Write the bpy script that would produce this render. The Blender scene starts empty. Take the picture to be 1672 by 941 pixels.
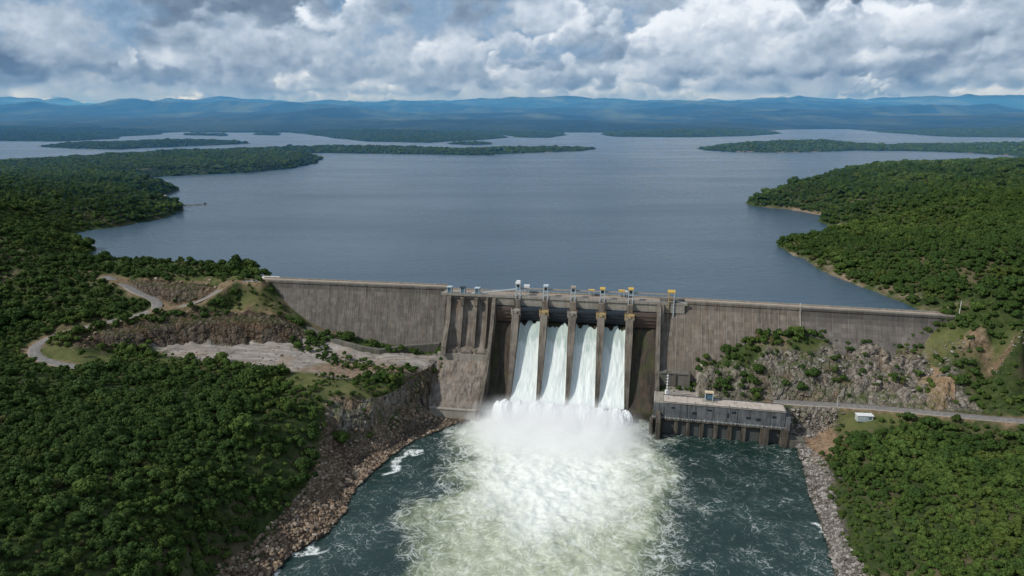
import bpy, bmesh, math, random
import numpy as np
from mathutils import Vector, Matrix
random.seed(7); RNG = np.random.default_rng(11)
R = math.radians
scene = bpy.context.scene
COL = scene.collection
# ------------------------------------------------------------------ camera model
HC, FX, CX, CY, HOR = 184.0, 1114.67, 836.0, 470.5, 182.0
PITCH = math.atan((CY - HOR) / FX)
cp, sp = math.cos(PITCH), math.sin(PITCH)
def at(x, y, z=0.0):
    """point of the place at height z seen in the direction (x, y) of the photograph"""
    dy = FX*cp + (CY-y)*sp
    dz = -FX*sp + (CY-y)*cp
    t = (z-HC)/dz
    return np.array([(x-CX)*t, dy*t, z])
cam = bpy.data.cameras.new('camera'); cam_o = bpy.data.objects.new('camera', cam); COL.objects.link(cam_o)
cam.sensor_width = 36; cam.lens = 24; cam.clip_start = 1; cam.clip_end = 120000
cam_o.location = (0, 0, HC); cam_o.rotation_euler = (R(90)-PITCH, 0, 0)
scene.camera = cam_o
# ------------------------------------------------------------------ numpy noise
def _hash(ix, iy, seed):
    h = (ix.astype(np.int64)*374761393 + iy.astype(np.int64)*668265263 + seed*1274126177) & 0xffffffff
    h = ((h ^ (h >> 13)) * 1274126177) & 0xffffffff
    h = h ^ (h >> 16)
    return (h & 0xffff).astype(np.float32)/65535.0
def vnoise(x, y, seed=0):
    ix = np.floor(x); iy = np.floor(y)
    fx = (x-ix).astype(np.float32); fy = (y-iy).astype(np.float32)
    fx = fx*fx*fx*(fx*(fx*6-15)+10); fy = fy*fy*fy*(fy*(fy*6-15)+10)
    a = _hash(ix, iy, seed); b = _hash(ix+1, iy, seed); c = _hash(ix, iy+1, seed); d = _hash(ix+1, iy+1, seed)
    return (a+(b-a)*fx)*(1-fy) + (c+(d-c)*fx)*fy
def fbm(x, y, scale, octs=4, seed=0, rough=0.5):
    """-1..1"""
    s = np.zeros(np.shape(x), np.float32); a = 1.0; tot = 0
    for o in range(octs):
        k = 2.03**o/scale; ca, sa = math.cos(o*0.7), math.sin(o*0.7)
        s += a*(vnoise((x*ca-y*sa)*k+17.3*o, (x*sa+y*ca)*k-9.1*o, seed+o)*2-1); tot += a; a *= rough
    return s/tot*1.6
def ridged(x, y, scale, octs=4, seed=0):
    s = np.zeros(np.shape(x), np.float32); a = 1.0; tot = 0
    for o in range(octs):
        k = 2.1**o/scale; ca, sa = math.cos(o*1.1), math.sin(o*1.1)
        s += a*(1-np.abs(vnoise((x*ca-y*sa)*k+5.3*o, (x*sa+y*ca)*k-3.1*o, seed+o)*2-1)); tot += a; a *= 0.5
    return s/tot
def sstep(a, b, x):
    t = np.clip((x-a)/(b-a), 0, 1); return t*t*(3-2*t)
# ------------------------------------------------------------------ polygon distance (signed, + inside)
def sdist(X, Y, poly):
    P = np.asarray(poly, float)[:, :2]
    d2 = np.full(X.shape, 1e30); inside = np.zeros(X.shape, bool)
    n = len(P)
    for i in range(n):
        a = P[i]; b = P[(i+1) % n]; e = b-a; L = e@e+1e-12
        t = np.clip(((X-a[0])*e[0]+(Y-a[1])*e[1])/L, 0, 1)
        dx = X-a[0]-t*e[0]; dy = Y-a[1]-t*e[1]
        d2 = np.minimum(d2, dx*dx+dy*dy)
        if a[1] != b[1]:
            c = ((a[1] > Y) != (b[1] > Y)) & (X < (b[0]-a[0])*(Y-a[1])/(b[1]-a[1])+a[0])
            inside ^= c
    d = np.sqrt(d2); return np.where(inside, d, -d)
def pldist(X, Y, line):
    """distance to a polyline and height of its nearest point"""
    P = np.asarray(line, float); best = np.full(X.shape, 1e30); z = np.zeros(X.shape)
    for a, b in zip(P[:-1], P[1:]):
        e = b[:2]-a[:2]; L = e@e+1e-12
        t = np.clip(((X-a[0])*e[0]+(Y-a[1])*e[1])/L, 0, 1)
        d = (X-a[0]-t*e[0])**2+(Y-a[1]-t*e[1])**2
        m = d < best; best = np.where(m, d, best); z = np.where(m, a[2]+t*(b[2]-a[2]), z)
    return np.sqrt(best), z
def AT(lst, z=None):
    return np.array([at(p[0], p[1], p[2] if z is None else z) for p in lst])
# ------------------------------------------------------------------ the lie of the land
RES = 60.0                                   # reservoir level; the river below the dam is at 0
toe_left = [(425,459,64.6),(440,480,57),(470,520,41),(520,548,31),(570,562,27),(620,577,24),(690,582,23),(720,584,23)]
toe_right = [(1125,612,26),(1160,593,33),(1200,579,38),(1250,565,44),(1300,556,47.5),(1400,560,47),(1500,568,46.5),(1530,557,52),(1560,532,61),(1578,520,65)]
quarry_base = [(560,563,27),(520,556,29),(490,556,29),(430,560,28.5),(380,562,28.5),(300,562,29.5),(230,565,30.5),(170,568,32),(120,574,34.5)]
quarry_top = [(480,528,39),(450,515,45),(400,511,47),(350,510,48),(300,513,47.5),(260,520,46.5),(200,533,43.5),(150,545,40.5),(115,555,38.5)]
bench_a = [(700,590,23),(640,588,24),(560,588,25),(480,583,26),(400,576,27.3),(300,571,28.6),(240,570,29.5)]
bench_b = [(640,606,25),(560,608,26),(480,604,27),(400,597,28),(330,590,28.8)]
road_main = [(170,452,64),(195,458,62.5),(205,466,60),(217,475,57),(248,486,53.5),(265,495,51),(257,506,49),(221,516,46.8),(177,526,44.5),(124,537,41.5),(80,550,38.5),(56,563,36.5),(50,577,35),(66,588,33.5),(97,595,32.3),(133,600,31.4),(159,603,31)]
road_crest = [(257,503,49.3),(292,501,50.3),(327,494,53),(354,477,59),(366,466,62.8),(376,460,64.6),(400,458,65),(428,459,65)]
road_right = [(1262,654,18.2),(1285,657,18),(1400,663,19.5),(1500,672,22.5),(1600,682,26),(1672,688,28),(1800,698,30),(1950,712,32)]
cliff_top = [(716,588,22.5),(700,596,23),(680,608,24),(664,622,25),(645,636,26),(610,648,27.5),(575,654,28),(530,656,29),(524,690,23),(524,740,14),(506,790,10.5),(456,850,9),(404,900,8),(344,941,8)]
cliff_bot = [(706,640,7),(695,668,5),(665,684,4.5),(635,706,4),(602,727,3.8),(560,738,4.5),(545,741,5.5),(538,770,6),(510,830,5.5),(455,890,5.5),(400,941,5)]
crag_top = [(1130,616,24),(1170,602,29),(1230,589,35),(1280,579,40),(1320,573,42.5),(1400,575,41.5),(1450,583,39),(1500,594,37),(1560,604,40.5),(1600,618,37.5)]
crag_bot = [(1128,645,17.5),(1200,650,18),(1290,652,18.4),(1400,656,20.5),(1500,664,23.5),(1560,668,25.5),(1610,672,27),(1672,680,29)]
lines = [toe_left,toe_right,quarry_base,quarry_top,bench_a,bench_b,road_main,road_crest,road_right,cliff_top,cliff_bot,crag_top,crag_bot,
  [(212,456,62.8),(240,458,63.2),(280,460,62.6),(320,459,62.8),(350,458,63)], [(228,474,57),(262,488,52),(290,496,51),(325,488,54),(346,474,60)],
  [(140,434,68),(200,436,68),(300,441,68),(350,446,67.5),(420,449,67)],
  [(1288,666,16.8),(1330,667,17),(1372,670,17)], [(1288,700,6.5),(1330,697,7),(1372,703,9)], [(1380,673,17.2),(1450,682,18),(1500,692,19)],
  [(1372,720,7.5),(1358,760,7),(1378,830,8),(1402,890,9),(1440,941,10)], [(1310,705,4),(1340,720,4.5),(1350,740,5)]]
pts = [(180,506,48),(200,487,53),(150,470,58.5),(100,505,47.5),(50,525,41.5),(0,560,37),(0,520,45),(0,470,59),(50,460,62.5),(0,440,69),(-100,500,51),(100,440,66),
  (440,500,48.5),(400,480,57),(380,495,51.5),(420,465,63),(60,575,35.5),(100,578,34),(150,585,31.5),(200,585,30),
  (560,632,28),(600,630,27.5),(640,618,26.5),(300,640,33),(420,650,32),(100,620,37),(0,640,41),(420,700,31),(300,720,37),(150,720,43),(0,720,47),(420,780,22),(300,800,34),(150,820,43),(0,830,49),
  (300,900,28),(150,941,42),(0,941,50),(-150,800,56),(-150,650,50),(-150,941,58),
  (0,420,77),(60,405,74),(60,385,78),(0,380,87),(100,350,80),(0,340,88),(200,335,76),(110,312,88),(0,300,84),(200,305,76),(-150,350,100),(-200,420,90),
  (1400,725,14),(1500,720,17),(1600,730,19),(1672,730,22),(1450,800,15),(1550,800,22),(1672,800,31),(1500,880,18),(1600,880,28),(1672,880,38),(1520,941,20),(1600,941,30),(1672,941,42),(1850,850,48),(1850,720,26),
  (1560,560,53),(1620,560,56),(1672,560,61),(1560,585,46.5),(1620,610,41),(1672,620,41),(1600,650,30),(1672,655,32),(1610,532,66),(1672,530,72),(1640,500,76),(1590,508,69),(1850,560,75),(1850,640,40),
  (1300,330,74),(1350,320,80),(1400,310,86),(1450,300,91),(1550,293,96),(1672,284,104),(1400,345,77),(1500,340,90),(1600,340,97),(1672,350,97),(1450,378,75),(1500,400,82),(1350,402,72),(1400,420,76),(1450,440,77),(1550,430,84),(1672,430,92),(1530,480,72),(1600,480,78),(1672,480,82),(1850,450,95),(1850,350,105)]
C = []
for ln in lines:
    W = AT(ln)
    for a, b in zip(W[:-1], W[1:]):
        n = max(1, int(np.hypot(*(b-a)[:2])/9))
        for k in range(n): C.append(a+(b-a)*k/n)
    C.append(W[-1])
C += list(AT(pts))
for w in [(-160,90,52),(-80,150,8),(-40,90,6),(60,90,6),(100,150,6),(200,100,36),(320,90,60),(-320,90,62),(-500,300,72),(500,300,66),(-600,600,95),(650,500,95),(-700,900,100),(900,900,110),(-100,520,35),(50,490,30),(150,470,30),(0,330,-5),(40,200,-5)]:
    C.append(np.array(w, float))
C = np.array(C, np.float64)
# thin near-duplicates, then a linear radial interpolation
keep = []
for i, c in enumerate(C):
    if all((C[j, 0]-c[0])**2+(C[j, 1]-c[1])**2 > 4.0 for j in keep): keep.append(i)
C = C[keep]
D = np.hypot(C[:, None, 0]-C[None, :, 0], C[:, None, 1]-C[None, :, 1])
A = np.zeros((len(C)+1, len(C)+1)); A[:-1, :-1] = -D + np.eye(len(C))*0.6; A[-1, :-1] = 1; A[:-1, -1] = 1
WT = np.linalg.solve(A, np.append(C[:, 2], 0))
def rbf(X, Y):
    out = np.empty(X.size, np.float32); xf = X.ravel().astype(np.float32); yf = Y.ravel().astype(np.float32)
    cx = C[:, 0].astype(np.float32); cy = C[:, 1].astype(np.float32); w = (-WT[:-1]).astype(np.float32)
    for i in range(0, X.size, 20000):
        dx = xf[i:i+20000, None]-cx; dy = yf[i:i+20000, None]-cy
        out[i:i+20000] = np.sqrt(dx*dx+dy*dy)@w + WT[-1]
    return out.reshape(X.shape)
# shore polygons
def W60(l): return [tuple(at(x, y, RES)[:2]) for x, y in l]
LEFT = W60([(452,455),(400,443),(300,437),(200,433),(118,429),(140,420),(157,410),(140,400),(100,386),(150,376),(210,367),(262,356),(302,343),(296,336),(262,334),(240,330),(262,322),(290,310),(272,303),(235,298),(208,292),(280,288),(350,284.5),(420,281),(480,275),(512,268),(524,261),(508,256),(450,254),(380,253),(300,254),(200,257),(100,262),(0,268)]) + [(-1500,1500),(-1500,480),(-520,500),(-300,512),(-181,490)]
RIGHT = W60([(1590,517),(1540,513),(1505,508),(1470,493),(1440,481),(1400,467),(1360,451),(1320,429),(1290,412),(1268,402),(1276,397),(1300,395),(1340,388),(1385,380),(1414,375.5),(1390,372),(1350,367),(1331,360.5),(1352,355),(1320,347),(1286,341.5),(1240,338),(1218,331),(1235,326),(1262,318),(1290,309),(1330,299),(1400,291),(1500,287),(1672,281),(1900,276)]) + [(1900,1500),(1900,380),(420,380),(300,396)]
P_PEN = W60([(330,251),(440,252),(520,250),(600,251),(700,252.5),(790,253.5),(850,250.5),(900,248.5),(950,246.5),(972,243.5),(950,241.5),(850,243),(760,244),(700,243),(600,241),(530,241),(440,244),(350,247)])
P_ISL = W60([(57,240),(120,243),(200,244.5),(262,241),(330,238.5),(412,234.5),(400,233),(300,232.5),(200,234.5),(100,237)])
P_SM = [W60([(728,235),(760,236.6),(802,236),(806,234.4),(770,233.5)]), W60([(298,221),(370,222.5),(375,220),(300,219)]), W60([(412,220.5),(455,221.5),(457,219),(414,218.8)])]
P_RIGHT = W60([(1139,243),(1155,246),(1200,248.5),(1290,249.5),(1340,248),(1400,246),(1500,247.5),(1600,251),(1672,256),(2000,268),(2500,262),(2200,234),(1672,238),(1500,235),(1400,236),(1250,238),(1165,240)])
MAIN = W60([(-900,240),(-300,234),(0,231),(100,231.5),(192,227),(196,223),(265,220),(272,217),(300,216),(370,217),(480,216.5),(500,220),(530,224),(600,231.5),(700,233.5),(790,228.5),(832,225),(818,219),(842,224.5),(900,225.5),(929,220.5),(920,216.5),(985,216.5),(990,221),(1005,223.5),(1130,224.5),(1230,222),(1281,218),(1240,214),(1290,211.8),(1390,211),(1432,216),(1500,221),(1560,224),(1800,226),(2600,232)]) + [(60000,9000),(60000,90000),(-60000,90000),(-60000,6000)]
RIVER = [tuple(at(x, y, 0)[:2]) for x, y in [(768,686),(735,695),(712,705),(672,722),(640,745),(612,768),(590,790),(565,830),(535,876),(482,902),(440,944),(405,1020)]] + [(-60,150),(-60,20),(90,20),(92,150)] + [tuple(at(x, y, 0)[:2]) for x, y in [(1385,1020),(1366,941),(1352,895),(1336,850),(1322,800),(1312,765),(1300,735),(1302,722)]] + [(152,361),(120,368),(92,375),(88,398),(74,425),(-5,440)]
ROADS = [AT(road_main), AT(road_crest), AT(road_right)]
PAD = [(-44.7+.986*s-.168*d, 450.4-.168*s-.986*d) for s, d in ((142.5, 18), (165.5, 18), (166, 47), (142.5, 47))]
def height(X, Y, detail=True):
    X = np.asarray(X, float); Y = np.asarray(Y, float)
    h = np.full(X.shape, RES-6.0, np.float32)
    dist2cam = np.hypot(X, Y)
    # far land
    wx = fbm(X, Y, 220, 4, 3)*np.clip((Y-900)/60, 0, 14) ; wy = fbm(X, Y, 220, 4, 4)*np.clip((Y-900)/60, 0, 14)
    nearm = (Y < 2600) & (np.abs(X) < 2200)
    far = Y > 900
    hf = h.copy()
    def put(poly, H, L, mask, amp=6, sc=160, seed=20, cut=4.0):
        m = mask
        if not m.any(): return
        x, y = X[m], Y[m]
        d = sdist(x+wx[m], y+wy[m], poly)
        v = RES + np.where(d > 0, H*(1-np.exp(-d/L)), d*0.3)
        v = v + np.where(d > 0, np.minimum(d/60, 1)*fbm(x, y, sc, 4, seed)*amp, 0)
        v = np.where(d > 0, np.maximum(v, RES+0.4), np.maximum(v, RES-6))
        hf[m] = np.maximum(hf[m], v)
    mid = far & (Y < 7000)
    put(P_PEN, 13, 90, mid & (Y < 4000), 4); put(P_ISL, 17, 120, mid, 6)
    for k, p in enumerate(P_SM): put(p, 9, 60, mid, 2)
    put(P_RIGHT, 26, 200, mid, 12, 500)
    m = Y > 2500
    if m.any():
        x, y = X[m], Y[m]
        q = np.clip((y-2500)/2500, 0.2, 1)
        d = sdist(x+wx[m]*3*q, y+wy[m]*3*q, MAIN)
        dd = np.maximum(d, 0)
        v = (1-np.exp(-dd/500))*(42+fbm(x, y, 1500, 5, 31)*34)
        hill = ridged(x, y, 3800, 5, 41)
        ramp = sstep(6000, 21000, y)
        ramp = ramp*(1-.65*sstep(23000, 33000, y))
        v += np.minimum(dd/1200, 1)*hill**2.4*230*sstep(4300, 8500, y)
        v += ramp*(60+ridged(x+900, y, 8000, 6, 51)**1.8*370 + fbm(x, y, 12000, 3, 61)*80)
        g = np.exp(-((x+9500)/5200)**2-((y-15500)/3000)**2)*60; v += g
        v = RES+np.where(d > 0, np.maximum(v, 0.5), np.maximum(d*0.2, -6))
        hf[m] = np.maximum(hf[m], v)
    h = hf
    # near land on both sides of the reservoir and along the river
    if nearm.any():
        x, y = X[nearm], Y[nearm]
        w = fbm(x, y, 30, 4, 7)*3.0*np.clip(y/500, .6, 3.5)
        w2 = fbm(x, y, 30, 4, 8)*3.0*np.clip(y/500, .6, 3.5)
        nb = rbf(x, y)
        fade = np.where(x < 0, sstep(900, 1300, y), sstep(1100, 1500, y))
        fh = np.where(x < 0, 7+12*np.exp(-((x+760)/330)**2), 22); nb = nb*(1-fade)+(RES+fh+fbm(x, y, 350, 3, 9)*np.where(x < 0, 2.5, 7))*fade
        dl = sdist(x+w, y+w2, LEFT); dr = sdist(x+w, y+w2, RIGHT); dres = np.maximum(dl, dr)
        axis = 452-0.185*x
        down = y < axis            # downstream of the dam line
        up_h = np.where(dres > 0, np.minimum(nb+fbm(x, y, 60, 3, 12)*2.0, RES+0.6+dres*0.45), np.maximum(RES+dres*0.5, RES-8))
        up_h = np.where(dres > 0, np.maximum(up_h, RES+0.5), up_h)
        dv = sdist(x+w*.7, y+w2*.7, RIVER)
        dd = np.maximum(-dv, 0); pw = (x > 60) & (y > 335); k0 = np.where(pw, 2.6, .62); bank = np.minimum(nb, 0.5+np.minimum(dd, 11)*k0+np.maximum(dd-11, 0)*2.6)
        rocky = bankrock(x, y)
        dn_h = np.where(dv > 0, -3.0-np.minimum(dv, 8)*0.4, np.maximum(bank, 0.3))
        blend_side = (dl > -60) | (dr > -60)
        inside_side = np.maximum(dl, dr)
        # left/right of the dam the two sides join through the interpolated ground
        near_join = down
        v = np.where(near_join, dn_h, up_h)
        if detail:
            t = sstep(0, 3, v)
            rg = ridged(x*0.7, y*1.6, 11, 4, 70)
            led = np.sin(v*2*np.pi/3.4+fbm(x, y, 14, 2, 75)*5)*.55
            qx = x*.9+y*.35+fbm(x, y, 9, 2, 76)*2.5; qy = y*.9-x*.35+fbm(x, y, 9, 2, 77)*2.5
            blk = _hash(np.floor(qx/9.5), np.floor(qy/6.5), 78)*5.2+_hash(np.floor(qx/3.6+.3), np.floor(qy/2.9), 79)*1.8-3.2
            v = v + np.where(v > 0, rocky*t*((rg-0.55)*4.0+(ridged(x, y, 4.2, 3, 71)-.5)*1.6+led+blk), 0) + np.where(v > 0, t*(1-rocky)*fbm(x, y, 25, 4, 72)*0.9, 0)
        k = sstep(-1.2, .6, sdist(x, y, PAD)); v = v*(1-k)+17.2*k
        for rd in ROADS:
            d, z = pldist(x, y, rd)
            k = 1-sstep(3.6, 9.0, d)
            v = v*(1-k)+(z-0.15)*k
        old = h[nearm]
        use = (y < 1500) | (dres > -20)
        h[nearm] = np.where(use, np.maximum(v, np.where(y > 900, old, -99)), old)
    return h
# ------------------------------------------------------------------ painted zones (as polygons of the ground)
def zone(l, z=None): return [tuple(p[:2]) for p in AT(l, z)]
def band(top, bot, grow=0):
    return [tuple(p[:2]) for p in AT(top)]+[tuple(p[:2]) for p in AT(bot)][::-1]
Z_QUARRY = band(quarry_top, quarry_base[1:])
Z_BENCH = zone([(500,560,28.5),(420,567,28),(300,569,29),(236,572,30),(270,580,28.8),(330,590,28.5),(400,598,28),(450,606,27),(520,616,27),(570,620,27.5),(620,612,26),(655,612,25),(690,604,23.5),(716,590,22.5),(720,582,23),(620,576,24),(570,561,27)])
Z_BARE = zone([(500,548,30),(420,559,28.5),(300,560,29.5),(232,566,30.5),(270,578,28.8),(330,588,28.5),(420,590,28),(500,570,28)])
Z_TANB = zone([(520,592,26),(600,594,25.5),(690,597,24),(704,604,23),(640,613,25),(560,619,27),(470,607,27.5)])
Z_CLIFF = band(cliff_top[:9], cliff_bot[:7])
Z_SHOREL = [tuple(p[:2]) for p in AT(cliff_top[8:])][::-1]+[tuple(p[:2]) for p in AT(cliff_bot[:6])][::-1]+RIVER[0:12]
Z_CRAG = band(crag_top[2:9], crag_bot[2:7])
Z_CRAG2 = band(crag_top[:3], crag_bot[:3])
Z_TANR = [zone([(1520,584,42),(1560,590,42),(1610,612,38),(1600,640,28),(1560,636,28),(1515,612,34)]), zone([(1610,575,52),(1640,566,57),(1680,575,56),(1690,640,36),(1660,640,33),(1632,610,43)])]
Z_MOUND = zone([(198,458,62),(240,456,63.5),(300,459,62.8),(345,458,63),(352,474,60),(325,493,53),(290,499,50.6),(262,488,52),(225,474,57),(205,468,61)])
Z_DARKR = zone([(1285,664,17),(1375,670,17),(1376,702,9),(1288,702,6)])
Z_BEACH = zone([(1300,700,6),(1370,700,9),(1372,722,7.5),(1360,748,6.5),(1345,748,5),(1318,735,3),(1305,722,2)])
Z_RUBR = [tuple(p[:2]) for p in AT([(1330,728,3),(1345,748,5),(1360,760,7),(1378,830,8),(1402,890,9),(1440,941,10),(1480,1020,10)])]+RIVER[16:22][::-1] if False else [tuple(p[:2]) for p in AT([(1300,724,1),(1326,735,3.5),(1340,748,5),(1348,762,5.5),(1364,830,6.5),(1386,890,7),(1420,941,8),(1455,1020,8)])]+[tuple(at(x, y, 0)[:2]) for x, y in [(1370,1020),(1350,941),(1335,895),(1320,850),(1306,800),(1300,765),(1290,735)]]
Z_GRASS = [zone([(480,605,27),(540,622,27.5),(600,632,27.5),(640,625,26),(610,648,27.5),(530,656,29),(500,640,30),(440,622,30)]),
           zone([(60,575,35.5),(80,560,37),(130,572,34),(230,580,29.5),(300,592,29),(240,603,30),(160,600,31),(80,590,33)]),
           zone([(360,500,53),(380,470,62),(420,462,64.5),(450,500,50),(475,525,40),(440,520,45),(400,508,48)]),
           zone([(230,448,68),(340,446,67.5),(420,451,66),(380,458,65),(300,458,66)]),
           zone([(1500,566,47),(1560,532,61),(1600,530,66),(1640,560,57),(1600,600,42),(1520,590,43),(1440,578,42)]),
           zone([(1620,530,68),(1690,530,73),(1690,570,60),(1640,556,58)]),
           zone([(1390,668,18),(1480,684,18),(1480,705,16),(1400,705,13),(1370,690,13)]),
           zone([(1130,612,26),(1250,566,44),(1300,557,47),(1400,561,47),(1500,570,46),(1450,582,40),(1320,572,43),(1230,586,36),(1150,610,27)])]
Z_PATHR = zone([(1290,412,60),(1320,430,60),(1400,467,60),(1470,493,60),(1540,513,61),(1580,515,66),(1560,498,67),(1500,480,66),(1400,455,64),(1330,422,63)])
def inz(x, y, poly, soft=2.0): return sstep(-soft, soft, sdist(x, y, poly))
def bankrock(x, y):
    r = np.zeros(x.shape)
    m = (y < 620) & (np.abs(x) < 420)
    if m.any():
        a, b = x[m], y[m]; q = np.zeros(a.shape)
        for zp, k in [(Z_QUARRY, .6), (Z_CLIFF, .5), (Z_CRAG, .8), (Z_CRAG2, .6), (Z_MOUND, .28), (Z_DARKR, .6), (Z_SHOREL, .26), (Z_RUBR, .2), (Z_TANR[0], .6), (Z_TANR[1], .6)]:
            q = np.maximum(q, k*inz(a, b, zp, 2.5))
        q = np.maximum(q, 0.16*inz(a, b, Z_BENCH))
        r[m] = q
    return r
# ------------------------------------------------------------------ node helpers
class NT:
    def __init__(s, tree): s.t = tree; s.n = tree.nodes; s.l = tree.links
    def new(s, typ, **kw):
        n = s.n.new(typ)
        for k, v in kw.items(): setattr(n, k, v)
        return n
    def put(s, sock, v):
        if isinstance(v, bpy.types.NodeSocket): s.l.new(v, sock)
        elif isinstance(v, bpy.types.Node): s.l.new(v.outputs[0], sock)
        else:
            if sock.type == 'RGBA' and len(v) == 3: v = (*v, 1)
            sock.default_value = v
    def math(s, op, a, b=None, c=None, clamp=False):
        n = s.new('ShaderNodeMath', operation=op, use_clamp=clamp); s.put(n.inputs[0], a)
        if b is not None: s.put(n.inputs[1], b)
        if c is not None: s.put(n.inputs[2], c)
        return n.outputs[0]
    def vmath(s, op, a, b=None, scale=None):
        n = s.new('ShaderNodeVectorMath', operation=op); s.put(n.inputs[0], a)
        if b is not None: s.put(n.inputs[1], b)
        if scale is not None: s.put(n.inputs['Scale'], scale)
        return n.outputs['Value'] if op in ('DOT_PRODUCT', 'LENGTH', 'DISTANCE') else n.outputs[0]
    def noise(s, vec, scale, detail=4, rough=0.5, dist=0.0, out='Fac'):
        n = s.new('ShaderNodeTexNoise'); s.put(n.inputs['Vector'], vec); n.inputs['Scale'].default_value = scale
        n.inputs['Detail'].default_value = detail; n.inputs['Roughness'].default_value = rough; n.inputs['Distortion'].default_value = dist
        return n.outputs[out]
    def voro(s, vec, scale, feature='F1', out='Distance', rnd=1.0):
        n = s.new('ShaderNodeTexVoronoi', feature=feature); s.put(n.inputs['Vector'], vec); n.inputs['Scale'].default_value = scale
        n.inputs['Randomness'].default_value = rnd; return n.outputs[out]
    def ramp(s, fac, stops, interp='LINEAR'):
        n = s.new('ShaderNodeValToRGB'); s.put(n.inputs[0], fac); cr = n.color_ramp; cr.interpolation = interp
        while len(cr.elements) < len(stops): cr.elements.new(0.5)
        for e, (p, c) in zip(cr.elements, stops):
            e.position = p; e.color = (*c, 1) if isinstance(c, (tuple, list)) else (c, c, c, 1)
        return n.outputs[0]
    def mr(s, v, a, b, c=0.0, d=1.0, smooth=False):
        n = s.new('ShaderNodeMapRange'); n.interpolation_type = 'SMOOTHSTEP' if smooth else 'LINEAR'
        s.put(n.inputs[0], v); n.inputs[1].default_value = a; n.inputs[2].default_value = b; n.inputs[3].default_value = c; n.inputs[4].default_value = d
        return n.outputs[0]
    def mix(s, f, a, b, blend='MIX'):
        n = s.new('ShaderNodeMix', data_type='RGBA', blend_type=blend); s.put(n.inputs[0], f); s.put(n.inputs[6], a); s.put(n.inputs[7], b)
        return n.outputs[2]
    def xyz(s, v):
        n = s.new('ShaderNodeSeparateXYZ'); s.put(n.inputs[0], v); return n.outputs
    def comb(s, x, y, z):
        n = s.new('ShaderNodeCombineXYZ'); s.put(n.inputs[0], x); s.put(n.inputs[1], y); s.put(n.inputs[2], z); return n.outputs[0]
    def scale(s, v, x, y, z): return s.vmath('MULTIPLY', v, (x, y, z))
    def bump(s, h, strength, dist=1.0):
        n = s.new('ShaderNodeBump'); s.put(n.inputs['Height'], h); n.inputs['Strength'].default_value = strength; n.inputs['Distance'].default_value = dist
        return n.outputs[0]
def material(name):
    m = bpy.data.materials.new(name); m.use_nodes = True; t = NT(m.node_tree)
    b = t.n['Principled BSDF']; return m, t, b
def pos(t): return t.new('ShaderNodeNewGeometry').outputs['Position']
def objc(t): return t.new('ShaderNodeTexCoord').outputs['Object']
def attr(t, name, out='Fac'): return t.new('ShaderNodeAttribute', attribute_name=name).outputs[out]
# ------------------------------------------------------------------ tagging
def tag(o, label=None, cat=None, group=None, kind=None):
    if label: o['label'] = label
    if cat: o['category'] = cat
    if group: o['group'] = group
    if kind: o['kind'] = kind
    return o
def empty(name, loc=(0,0,0), rz=0, **kw):
    o = bpy.data.objects.new(name, None); COL.objects.link(o); o.location = loc; o.rotation_euler = (0, 0, rz); o.empty_display_size = 1
    return tag(o, **kw)
def mesh_np(name, verts, faces, mat=None, smooth=True, attrs=None, link=True, parent=None):
    """faces: (n,4) int array of quads"""
    me = bpy.data.meshes.new(name); nv, nf = len(verts), len(faces)
    me.vertices.add(nv); me.vertices.foreach_set('co', np.asarray(verts, np.float32).ravel())
    k = faces.shape[1]
    me.loops.add(nf*k); me.loops.foreach_set('vertex_index', faces.astype(np.int32).ravel())
    me.polygons.add(nf); me.polygons.foreach_set('loop_start', np.arange(0, nf*k, k, dtype=np.int32))
    me.polygons.foreach_set('loop_total', np.full(nf, k, np.int32))
    me.polygons.foreach_set('use_smooth', np.full(nf, smooth, bool))
    me.update(calc_edges=True)
    for an, av in (attrs or {}).items():
        if av.ndim == 1: a = me.attributes.new(an, 'FLOAT', 'POINT'); a.data.foreach_set('value', av.astype(np.float32))
        else: a = me.attributes.new(an, 'FLOAT_COLOR', 'POINT'); a.data.foreach_set('color', av.astype(np.float32).ravel())
    if mat: me.materials.append(mat)
    o = bpy.data.objects.new(name, me)
    if link: COL.objects.link(o)
    if parent: o.parent = parent
    return o
def grid_faces(nr, nc):
    i = np.arange(nr-1)[:, None]*nc+np.arange(nc-1)[None]
    i = i.ravel(); return np.stack([i, i+1, i+1+nc, i+nc], 1)
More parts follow.
